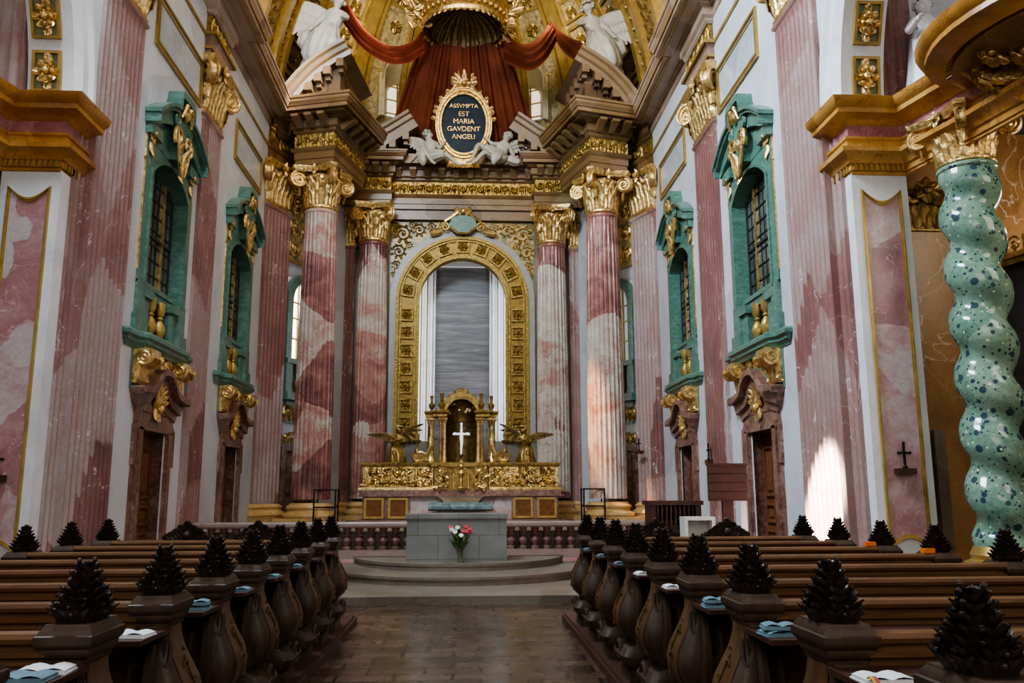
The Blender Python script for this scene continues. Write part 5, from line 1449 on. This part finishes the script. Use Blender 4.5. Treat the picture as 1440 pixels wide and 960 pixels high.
def make_pew(s):
    x0, x1 = (XR0, XR1) if s > 0 else (XL0, XL1)
    e = empty('pew', (0,0,0), 0)
    a, b = sorted((x0+s*.08, x1-s*.05))
    MB().box(a, b, -.04, .38, .42, .46).obj('seat', M['pew'], e)
    m = MB(); m.box(a, b, -.12, -.08, .15, 1.14); m.box(a, b, -.135, -.07, 1.0, 1.03)
    m.obj('backrest', M['pew'], e)
    m = MB(); m.grid([[(x, y, z) for y, z in ((-.125,1.12),(-.15,1.13),(-.16,1.15),(-.15,1.17),(-.12,1.18),(-.085,1.175),(-.07,1.16),(-.07,1.13))] for x in (a, b)], cu=False, caps=True)
    m.grid([[(x, y, z) for y, z in ((-.12,1.07),(-.15,1.075),(-.155,1.095),(-.12,1.10))] for x in (a, b)], caps=True)
    m.obj('top_rail', M['pew'], e)
    m = MB(); c, d = sorted((x0-s*.10, x1-s*.05)); m.box(c, d, -.56, -.13, 1.015, 1.04)
    m.obj('book_shelf', M['board'], e)
    m = MB(); m.box(a, b, -.58, -.40, .22, .25); m.box(a, a+.05, -.55, -.42, .1, .22); m.box(b-.05, b, -.55, -.42, .1, .22)
    m.obj('kneeler', M['pewd'], e)
    if 'end' not in protos:
        be = protos['end'] = end_mesh().obj('bench_end', M['pewd'], e)
    else:
        be = protos['end'].copy(); COL.objects.link(be)
    be.parent = e; be.location = (x0, 0, 0); be.scale = (s, 1, 1)
    # gilt-brown inlay on the aisle side
    if 'inlay' not in protos:
        q = MB()
        for k in range(5):
            q.spiral((-.215+.004*abs(k-1)+.020*max(0,k-1)**1.3, (-.03 if k % 2 else .03), .60+.075*k), .045-.004*k, (0,1,0), (0,0,1), 1.4, .007, 12, 1 if k % 2 else -1)
        q.tube([(-.185,0,.52),(-.218,.0,.62),(-.203,0,.75),(-.14,0,.88)], .006, 4)
        protos['inlay'] = q.obj('inlay', M['bronze'], be)
        q = MB(); q.grid([[(x-.004, -l, z), (x-.012, -l*.5, z), (x-.016, 0, z), (x-.012, l*.5, z), (x-.004, l, z)] for z, x, l in ((.46,-.10,.12),(.50,-.15,.12),(.58,-.195,.145),(.66,-.205,.15),(.74,-.185,.14),(.82,-.145,.125),(.90,-.105,.115),(.98,-.08,.105),(1.04,-.075,.105))])
        protos['side'] = q.obj('side_panel', M['pews'], be)
        cp = cap_mesh().obj('cap', M['pewd'], be); protos['cap'] = cp
        fi = finial_mesh().obj('finial', M['finial'], be); fi.location = (0, 0, 1.195); protos['fin'] = fi
    else:
        for k in ('inlay', 'side', 'cap', 'fin'):
            o = protos[k].copy(); COL.objects.link(o); o.parent = be
    if 'oend' not in protos:
        q = MB(); q.grid([rrect(-.05, .05, l, z, .2) for z, l in ((.08,.25),(.4,.25),(.5,.2),(.62,.27),(.75,.25),(.95,.17),(1.05,.17))], cu=True, caps=True)
        oe = q.obj('outer_end', M['pewd'], e); protos['oend'] = oe
        cp = cap_mesh(.12, .2).obj('cap', M['pewd'], oe); cp.location = (0,0,-.02); protos['ocap'] = cp
        fi = protos['fin'].copy(); COL.objects.link(fi); fi.parent = oe; fi.location = (0,0,1.17); protos['ofin'] = fi
        oe.location = (x1, 0, 0)
    else:
        oe = protos['oend'].copy(); COL.objects.link(oe); oe.parent = e; oe.location = (x1, 0, 0)
        for k in ('ocap', 'ofin'):
            o = protos[k].copy(); COL.objects.link(o); o.parent = oe
    return e
ORD = ['nearest', 'second', 'third', 'fourth', 'fifth', 'sixth', 'seventh', 'eighth', 'foremost']
for s, nm in ((1, 'right'), (-1, 'left')):
    proto = make_pew(s)
    for k, y in enumerate(ROWSS[s]):
        o = proto if k == 0 else copy_tree(proto)
        o.location = (0, y, 0)
        tag(o, 'brown oak pew with carved end and dark finial, %s row, %s of aisle' % (ORD[k], nm), 'pew', 'carved pews %s of the aisle' % nm)
    x0, x1 = (XR0, XR1) if s > 0 else (XL0, XL1)
    b = MB(); lo, hi = sorted((x0-s*.22, x1+s*.1)); b.box(lo, hi, .8, 12.1, 0, .08); b.box(lo+.03, hi-.03, .8, 12.05, .08, .105)
    tag(b.obj('pew_platform', M['board']), 'low dark wooden platform under the pews on the %s of the aisle' % nm, 'platform')
    # front prayer desk with leafy crests
    e = empty('prayer_desk', (0, 11.85, 0), 0, 'oak prayer desk with two dark leafy crests before the foremost %s pew' % nm, 'desk')
    lo, hi = sorted((x0+s*.1, x1))
    MB().box(lo, hi, -.04, .04, .1, 1.08).obj('panel', M['pew'], e); MB().box(lo, hi, -.1, .07, 1.08, 1.13).obj('top_rail', M['pew'], e)
    for x in ((2.77, 3.77) if s > 0 else (-2.68, -3.62)):
        c = MB(); random.seed(6)
        for k in range(9):
            t = (k-4)/4; c.leaf((x+t*.24, 0, 1.12), (t*.5, 0, 1), (0,-1,0), .10+.17*(1-abs(t))**1.2, .12, .6, 4, 1)
        for k in range(16):
            t = random.uniform(-1, 1); c.leaf((x+t*.2, -.02, 1.13+.12*(1-abs(t))*random.random()), (t, 0, 1), (0,-1,0), .12, .08, .9, 4, 1); 
        c.ball((x, 0, 1.36), .035, 7, 5); c.ball((x, -.02, 1.2), .06, 7, 5)
        for sx in (-1, 1): c.spiral((x+sx*.24, -.02, 1.16), .05, (sx,0,0), (0,0,1), 1.4, .018, 12)
        c.obj('leafy_crest', M['finial'], e)
# booklets on the shelves at the aisle ends
def booklet(x, y, z, w, d, mat, label, rz=0, ribbons=False):
    e = empty('booklet', (x, y, z), rz, label, 'booklet', 'booklets on the pew shelves')
    m = MB(); m.grid([[(-w/2+w*t, yy, .012+.012*abs(sin(2*pi*t))) for t in [k/8 for k in range(9)]] for yy in (-d/2, d/2)]); m.box(-w/2, w/2, -d/2, d/2, 0, .014)
    m.obj('pages', M['paper' if mat != 'bluep' else 'bluep'], e)
    m = MB(); m.box(-w/2-.006, w/2+.006, -d/2-.006, d/2+.006, -.004, .002); m.obj('cover', M['bluep' if mat == 'bluep' else mat], e)
    if ribbons:
        for i, (xx, mt) in enumerate(((-.09, 'yellow'), (-.075, 'pinkfl'), (.10, 'yellow'), (.115, 'pinkfl'))):
            r = MB(); r.grid([[(xx+.012*q, -d/2-.004-.02*q, .03-.035*q*q) , (xx+.012+.012*q, -d/2-.004-.02*q, .03-.035*q*q)] for q in (-.6,0,.6,1.2,1.7)]); r.obj('ribbon', M[mt], e)
    return e
BK = [(-1,1,'paper',.02,0),(-1,1,'bluep',-.02,.0),(-1,2,'paper',0,0),(-1,3,'bluep',0,0),(-1,4,'bluep',0,0),(-1,5,'bluep',0,0),(-1,6,'bluep',0,0),
      (1,1,'paper',0,1),(1,2,'bluep',0,0),(1,3,'bluep',0,0),(1,4,'paper',0,0),(1,5,'paper',0,0),(1,6,'bluep',0,0),(1,7,'bluep',0,0),(1,8,'bluep',0,0)]
for i, (s, k, mt, dx, rb) in enumerate(BK):
    x = (XR0 if s > 0 else XL0); y = ROWSS[s][k]-.42; nm = 'right' if s > 0 else 'left'
    cn = 'white' if mt == 'paper' else 'blue'
    if s < 0 and k == 1 and mt == 'paper': y += .14; x -= .03
    booklet(x-s*.0+dx, y, 1.045, .19, .13, mt, '%s booklet%s on the shelf behind the %s pew, %s of aisle' % (cn, ' with yellow ribbons' if rb else '', ORD[k], nm), .1*s*((i % 3)-1), rb)
    if (s, k) in ((-1, 3), (1, 2), (1, 3)):
        booklet(x, y+.01, 1.075, .17, .12, 'bluep', 'blue booklet on top of another behind the %s pew, %s of aisle' % (ORD[k], nm), -.15*s)
for px, y, t in ((4.36, ROWSS[1][6]-.1, 'farther'), (4.40, ROWSS[1][5]-.1, 'nearer')):
    tag(MB().box(px-.055, px+.055, y-.03, y+.03, 1.182, 1.222).obj('orange_card', M['orange']), 'small bright orange card on a pew top near the twisted column, %s of two' % t, 'card')

# ---------------------------------------------------------------- things round the chancel step on the right
e = empty('hymn_board', (4.95, 15.5, 0), 0, 'dark brown slatted wooden board on a post in front of the rose pilaster', 'board')
b = MB(); b.box(-.36, .36, -.03, .03, 1.58, 2.24)
for z in (1.6, 1.76, 1.92, 2.08): b.box(-.36, .36, -.05, -.03, z, z+.14)
b.box(-.38, .38, -.06, .04, 2.22, 2.26); b.obj('slatted_panel', M['board'], e)
MB().box(-.10, .10, .0, .08, .13, 1.6).obj('post', M['board'], e); MB().box(-.3, .3, -.2, .25, .13, .18).obj('foot', M['board'], e)
e = empty('ambo', (4.07, 15.9, 0), 0, 'dark wooden reading desk with a row of small turned spindles', 'lectern')
b = MB(); b.box(-.48, .48, 0, .5, .13, 1.1); b.box(-.48, -.38, -.03, .5, 1.1, 1.52); b.box(.38, .48, -.03, .5, 1.1, 1.52); b.box(-.48, .48, -.02, .04, .95, 1.12); b.obj('body', M['board'], e)
MB().box(-.52, .52, -.06, .54, 1.5, 1.58).obj('top', M['board'], e); MB().box(-.4, .4, .3, .34, 1.1, 1.5).obj('back_panel', M['dark'], e)
for k in range(9): 
    q = MB(); q.lathe([(.018,1.1),(.028,1.18),(.014,1.28),(.028,1.4),(.018,1.5)], (-.34+.085*k, .03, 0), 8); q.obj('spindle', M['board'], e)
e = empty('box_stand', (4.33, 15.2, 0), 0, 'white painted open-fronted box standing before the dark reading desk', 'stand')
b = MB(); b.band([(-.28,.75),(.28,.75),(.28,1.3),(-.28,1.3),(-.28,.75)], [(-.22,.80),(.22,.80),(.22,1.24),(-.22,1.24),(-.22,.80)], 0, .35); b.obj('frame', M['boxw'], e)
MB().box(-.26, .26, .33, .35, .78, 1.26).obj('back', M['boxw'], e); MB().box(-.26, .26, .02, .34, .13, .75).obj('base', M['boxw'], e)
e = empty('notice_strip', (5.27, 15.6, 0), 0, 'narrow white notice strip on a thin pole beside the slatted board', 'notice')
MB().obox((0, .02, .13), (0, .02, 2.12), .02, .02).obj('pole', M['iron'], e); MB().box(-.055, .055, -.004, .004, .98, 2.08).obj('strip', M['paper'], e)
# consecration candle crosses
def candle_cross(x, y, z, rz, label):
    e = empty('candle_cross', (x, y, z), rz, label, 'candle holder', 'black iron cross candle holders on the walls')
    MB().box(-.15, .15, 0, .12, -.06, .03).obj('bracket', M['board'], e)
    b = MB(); b.obox((0,.06,.0), (0,.06,.42), .03, .03); b.obox((-.09,.06,.27), (.09,.06,.27), .03, .03)
    for p in ((-.09,.06,.27),(.09,.06,.27),(0,.06,.42)): b.ball(p, .026, 7, 5)
    b.obj('cross', M['iron'], e)
    b = MB(); b.lathe([(.03,.03),(.045,.05),(.02,.08)], (0,.06,0), 8); b.obj('candle_cup', M['iron'], e)
candle_cross(6.92, 12.85, 2.06, pi, 'black iron cross candle holder on the pink panel of the right chapel pier')
candle_cross(-6.98, 13.33, 2.0, pi, 'black iron cross candle holder on the pink panel of the left chapel pier')
candle_cross(6.26, 20.9, 2.5, RR, 'black iron candle holder on the pale rose pilaster above the slatted board')
candle_cross(5.75, 26.9, 3.0, atan2(.917, -.4), 'black iron candle holder on the dark rose chancel pilaster at the right')
# ---------------------------------------------------------------- side-chapel piers, arches and the twisted column
def impost_prof():
    return [(0,7.0),(.03,7.02),(.03,7.06),(.06,7.07),(.06,7.16),(.10,7.18),(.13,7.24),(.20,7.30),(.26,7.33),(.27,7.40),(.16,7.42),(.12,7.46),(.12,7.56),(.15,7.58),(.15,7.62),(.08,7.64)]
FZ = [(.08,7.62),(.08,7.84)]
CN = [(.08,7.84),(.14,7.88),(.18,7.92),(.34,7.96),(.34,8.04),(.42,8.10),(.45,8.17),(.46,8.20),(.0,8.24)]
for s, nm in ((1, 'right'), (-1, 'left')):
    def P(*pts): return [(s*a, b) for a, b in pts]
    sd = 1 if s > 0 else -1; py = PIER[s]; x1 = 7.40
    b = MB(); b.box(min(s*6.46, s*x1), max(s*6.46, s*x1), py, py+.85, 0, 6.92); struct(b.obj('wall_%s_pier' % nm, M['white'], smooth=0))
    e = empty('pier_panel', (s*6.93, py, 0), pi, 'tall pink marble panel in a scooped gilt moulding on the %s chapel pier' % nm, 'wall panel')
    hw = .335
    out = [(-hw,.86)]+[(-hw+2*hw*k/12, .86+.17*sin(pi*k/12)) for k in range(13)]+[(hw,.86)]+[(hw-2*hw*k/12, 6.64-.2*sin(pi*k/12)) for k in range(13)]+[(-hw,.86)]
    inn = [(x*.86, z+(.07 if z < 3 else -.07)) for x, z in out]
    mid = [(x*.93, z+(.035 if z < 3 else -.035)) for x, z in out]
    b = MB(); b.band(out, mid, -.0, .05); b.band(mid, inn, 0, .03); b.obj('gilt_moulding', M['goldp'], e)
    b = MB(); b.poly(inn[1:-1], -.01, .012); b.obj('panel', M['panel'], e)
    # impost and chapel entablature
    ip = empty(trim(), (0,0,-.11)); struct(ip)
    path = P((6.5,py+.7),(6.5,py),(x1,py),(7.75,11.35),(8.2,8.5))
    MB().sweep(path, impost_prof(), sd).obj('impost_moulding', M['ochre'], ip)
    MB().sweep(path, FZ, sd).obj('frieze', M['pinkf'], ip)
    dn = MB()
    for k in range(11): dn.box(s*(6.5+.09*k)-.025, s*(6.5+.09*k)+.025, py-.10, py, 7.06, 7.17)
    for k in range(6): dn.box(min(s*6.41, s*6.5), max(s*6.41, s*6.5), py+.02+.1*k, py+.07+.1*k, 7.06, 7.17)
    dn.obj('dentil_band', M['goldp'], ip)
    cp = P((6.5,py+.7),(6.5,py),(x1,py),(7.72,11.5),(7.68,11.42),(7.55,11.34),(7.36,11.22),(7.2,11.06),(7.09,10.88),(7.01,10.68),(6.96,10.48),(6.94,10.28),(6.95,10.05),(7.0,9.8),(7.08,9.55),(7.2,9.3),(7.38,9.1),(7.6,8.9))
    MB().sweep(cp, CN, sd).obj('cornice', M['ochre'], ip)
    b = MB(); b.poly([(a, c) for a, c in cp[3:]]+P((8.3,8.9)), 7.82, 7.9, 'z'); b.poly([(a, c) for a, c in cp]+P((8.4,8.9),(8.4,13.6)), 8.2, 8.22, 'z'); b.obj('soffit', M['brownwall'], ip)
    # arch over the chapel opening: soffit, archivolt, spandrel wall
    ac = empty(trim()); struct(ac); yc, zc, r = py-4.2, 8.09, 4.2
    A = [pi*k/40 for k in range(41)]
    b = MB(); b.grid([[(x, yc+r*cos(a), zc+r*sin(a)) for a in A] for x in (s*6.5, s*7.14)]); b.obj('soffit', M['white'], ac)
    b = MB()
    b.grid([[(s*(6.5-d), yc+q*cos(a), zc+q*sin(a)) for a in A] for q, d in ((4.2,.0),(4.2,.1),(4.32,.2),(4.36,.15),(4.62,.15),(4.68,.22),(4.78,.22),(4.8,0))]); b.obj('archivolt', M['white'], ac)
    b = MB(); B = [(max(4.0, min(py+.85, yc+9*cos(a))), 14.4 if .6 < a < pi-.6 else zc+ (6.2)*min(1, sin(a)/sin(.6))) for a in A]
    b.grid([[(s*WW, yc+4.75*cos(a), zc+4.75*sin(a)) for a in A], [(s*WW, y, z) for y, z in B]]); struct(b.obj('wall_%s_arch' % nm, M['wall'], smooth=0))
    ros = MB(); ros.band([(-.235,-.35),(.235,-.35),(.235,.35),(-.235,.35),(-.235,-.35)], [(-.185,-.3),(.185,-.3),(.185,.3),(-.185,.3),(-.185,-.3)], -.06, .01)
    fl = MB()
    for k in range(8):
        a = 2*pi*k/8; fl.leaf((cos(a)*.02, -.03, sin(a)*.02), (cos(a),0,sin(a)*1.4), (0,-1,0), .2, .11, .9, 4, 1); fl.ball((cos(a)*.1, -.07, sin(a)*.15), .035, 6, 4)
    fl.ball((0,-.09,0), .06, 8, 5)
    for z in (-.22, .22): fl.leaf((0, -.03, z*.6), (0,0,z), (0,-1,0), .18, .14, .7, 4, 1)
    gr = MB(); gr.box(-.2, .2, -.012, 0, -.3, .3)
    first = None
    for k in range(5):
        a = .125+.215*k
        if first is None:
            o = ros.obj('coffer', M['goldp'], ac); f = fl.obj('rosette', M['gold'], o); g2 = gr.obj('ground', M['sage'], o); first = o
        else: o = copy_tree(first, ac)
        o.location = (s*6.82, yc+(r-.01)*cos(a), zc+(r-.01)*sin(a)); o.rotation_euler = (a, 0, 0)
    # chapel walls
    b = MB(); b.box(min(s*7.3, s*13), max(s*7.3, s*13), 13.6, 13.9, 0, 8.22); b.box(min(s*12.2, s*12.5), max(s*12.2, s*12.5), 4, 13.7, 0, 8.2)
    struct(b.obj('wall_%s_chapel' % nm, M['brownwall'], smooth=0))
    b = MB(); b.box(min(s*7.0, s*13), max(s*7.0, s*13), 13.5, 13.9, 8.2, 14); struct(b.obj('wall_%s_chapel_upper' % nm, M['wall'], smooth=0))
    b = MB(); b.box(min(s*8.4, s*12.5), max(s*8.4, s*12.5), 4, 13.7, 8.0, 8.2); struct(b.obj('ceiling_%s_chapel' % nm, M['dark'], smooth=0))
    pilaster('chapel_half_column', s*7.53, 13.4, pi, .72, .25, 'rose fluted half column above the ochre cornice inside the %s chapel arch' % nm, None, 8.2, 4, base=False)
# right chapel: brown pilaster with gilt capital, dark altar painting, twisted column
e = empty('brown_pilaster', (7.95, 13.6, 0), pi, 'brown marble pilaster with a small gilt capital behind the twisted column', 'pilaster')
MB().box(-.36, .36, 0, .14, 0, 6.12).obj('shaft', M['brownwall'], e)
capital(e, 0, 6.12, .75, flat=(.72, .14), mat='goldd')
e = empty('altar_painting', (9.6, 12.6, 0), RR*1.15, 'dark altar painting in a gilt frame deep in the right side chapel', 'painting')
MB().box(-1.5, 1.5, 0, .06, 1.8, 5.6).obj('canvas', M['dark'], e)
b = MB(); b.band([(-1.6,1.7),(1.6,1.7),(1.6,5.7),(-1.6,5.7),(-1.6,1.7)], [(-1.4,1.9),(1.4,1.9),(1.4,5.5),(-1.4,5.5),(-1.4,1.9)], 0, .16)
b.obj('frame', M['goldd'], e)
b = MB(); scroll_run(b, (-1.5, .15), (1.5, .15), 5.65, 6.0, 8, (0, 1)); b.box(-1.6, 1.6, 0, .2, 5.6, 5.68); b.obj('carved_crest', M['gold'], e)
e = empty('twisted_column', (7.88, 12.0, 0), .21, 'polished green speckled twisted marble column with gilt capital at the right edge', 'column')
PHT = 2.2
m = MB(); rows = []; n = 130; z0, z1 = .95, 6.62
for i in range(n+1):
    z = z0+(z1-z0)*i/n; t = -(z-z0)/.83*2*pi+PHT; w = min(1, (i/n)/.04, (1-i/n)/.05)
    ox, oy = .028*cos(t)*w, .028*sin(t)*w; ring = []
    for k in range(40):
        a = 2*pi*k/40; r = .405+.036*cos(a-t)*w-.012*cos(2*(a-t))*w
        ring.append((ox+r*cos(a), oy+r*sin(a), z))
    rows.append(ring)
m.grid(rows, cu=True, caps=True)
m.lathe([(.40,6.60),(.43,6.62),(.43,6.67),(.40,6.69)], n=36)
m.obj('shaft', M['serp'], e, smooth=1.2)
capital(e, .40, 6.68, .84)
b = MB(); b.lathe([(.6,0),(.6,.55),(.55,.6),(.58,.66),(.55,.74),(.45,.78),(.47,.84),(.44,.9),(.41,.96)], n=32); b.obj('base', M['goldp'], e)
# gilt scrollwork hanging under the curved cornice
e = empty('gilt_canopy_ornament', (0,0,0), 0, 'cluster of gilt scrolls and leaves under the curved ochre cornice', 'ornament')
b = MB(); random.seed(41)
for cx, cy, cz, q in ((7.55,10.8,7.62,.26),(7.75,10.3,7.7,.24),(7.95,10.6,7.4,.30),(8.1,10.1,7.55,.26),(7.35,10.4,7.72,.2),(8.2,10.4,7.25,.26)):
    b.spiral((cx, cy, cz), q, (1,0,0), (0,.4,.9), 1.8, q*.2, 22, 1, random.uniform(0, 6)); b.ball((cx, cy-.05, cz), q*.33, 8, 6)
    for k in range(11):
        a = random.uniform(0, 6.28); b.leaf((cx+cos(a)*q*.5, cy-.06, cz+sin(a)*q*.5), (cos(a), -.2, sin(a)), (-.4,-1,-.3), q*.95, q*.5, .9, 5, 1)
for k in range(14):
    t = k/13; b.leaf((7.25+.8*t, 10.9-.9*t, 7.78-.35*sin(pi*t)), (.6,-.3,-.5+t), (-.5,-.8,-.4), .28, .16, .9, 4, 1)
b.obj('leaf_scrolls', M['gold'], e)
e = empty('upright_slab', (7.78, 13.25, 0), 0, 'narrow grey-beige upright slab against brown marble beside the twisted column', 'slab')
MB().box(-.09, .09, 0, .08, .0, 2.72).obj('slab', M['stepm'], e); MB().box(-.16, .16, -.1, .12, 0, .08).obj('foot', M['stepm'], e)
# ---------------------------------------------------------------- light
wd = bpy.data.worlds.new('world'); SC.world = wd; wd.use_nodes = True
bg = wd.node_tree.nodes['Background']; bg.inputs[0].default_value = (.97,.93,.90,1); bg.inputs[1].default_value = .36
def area(name, loc, tgt, sx, sy, col, e):
    l = bpy.data.lights.new(name, 'AREA'); l.shape = 'RECTANGLE'; l.size = sx; l.size_y = sy; l.color = col; l.energy = e
    o = bpy.data.objects.new(name, l); COL.objects.link(o); o.location = loc
    o.rotation_euler = (V(tgt)-V(loc)).to_track_quat('-Z', 'Y').to_euler(); return o
def spot(name, loc, tgt, col, e, ang, blend=.3, rad=.15):
    l = bpy.data.lights.new(name, 'SPOT'); l.color = col; l.energy = e; l.spot_size = ang; l.spot_blend = blend; l.shadow_soft_size = rad
    o = bpy.data.objects.new(name, l); COL.objects.link(o); o.location = loc
    o.rotation_euler = (V(tgt)-V(loc)).to_track_quat('-Z', 'Y').to_euler(); return o
# daylight from the clerestory windows of the nave, cool from the left side, weaker and warm from the right
area('clerestory_daylight', (-5.5, 11, 17), (6.5, 15.5, 5), 7, 4, (.72,.86,1.0), 4600)
area('clerestory_daylight', (5.5, 12, 17), (-6.0, 20, 6), 9, 4, (1.0,.84,.68), 380)
# chancel windows
area('chancel_daylight', (0, 20, 19), (0, 30, 8), 8, 3, (1.0,.82,.54), 520)
area('niche_daylight', (-2.15, 31.95, 7), (.6, 32.5, 7), .5, 7, (1.0,.99,.96), 75)
area('niche_daylight', (2.15, 31.95, 7), (-.6, 32.5, 7), .5, 7, (.95,.97,1.0), 75)
area('chapel_fill', (9.8, 8.5, 7.0), (8.3, 13.4, 3.5), 2, 3, (1.0,.9,.75), 95)  # unseen lamp added to brighten the brown chapel wall
area('chapel_window_light', (11.4, 13.0, 4.2), (7.9, 12, 4.0), .5, 5, (1.0,.96,.9), 130)
# sunbeams and added fill lamps
spot('sunbeam', (-5.5, 6.5, 17), (6.28, 14.42, 1.45), (1.0,.90,.82), 650000, .074, .5, .05)
spot('sunbeam', (5.5, 15, 23), (-5.6, 26.1, 14.9), (1.0,.93,.82), 70000, .12, .9, .1)
spot('altar_fill_spot', (0, 19, 15), (0, 28, 2.6), (1.0,.86,.62), 3200, .22, .8, .2)  # unseen spot added to brighten the gilt altar
spot('sunbeam', (-2.0, 24, 19.5), (5.3, 27.3, 1.6), (1.0,.52,.22), 80000, .11, .9, .1)
for sx in (-1, 1): spot('vault_fill', (sx*3.0, 27.6, 19.0), (sx*4.4, 34, 19.2), (1.0,.86,.58), 520, 1.9, .9, .4)  # spots added inside the dome to brighten the vault
area('nave_fill', (0, -5, 8), (0, 12, 1.5), 10, 6, (1.0,.90,.78), 560)  # unseen area lamp added behind the camera to light the pew backs
SC.view_settings.view_transform = 'AgX'
SC.view_settings.look = 'AgX - Medium High Contrast'
SC.view_settings.exposure = .22
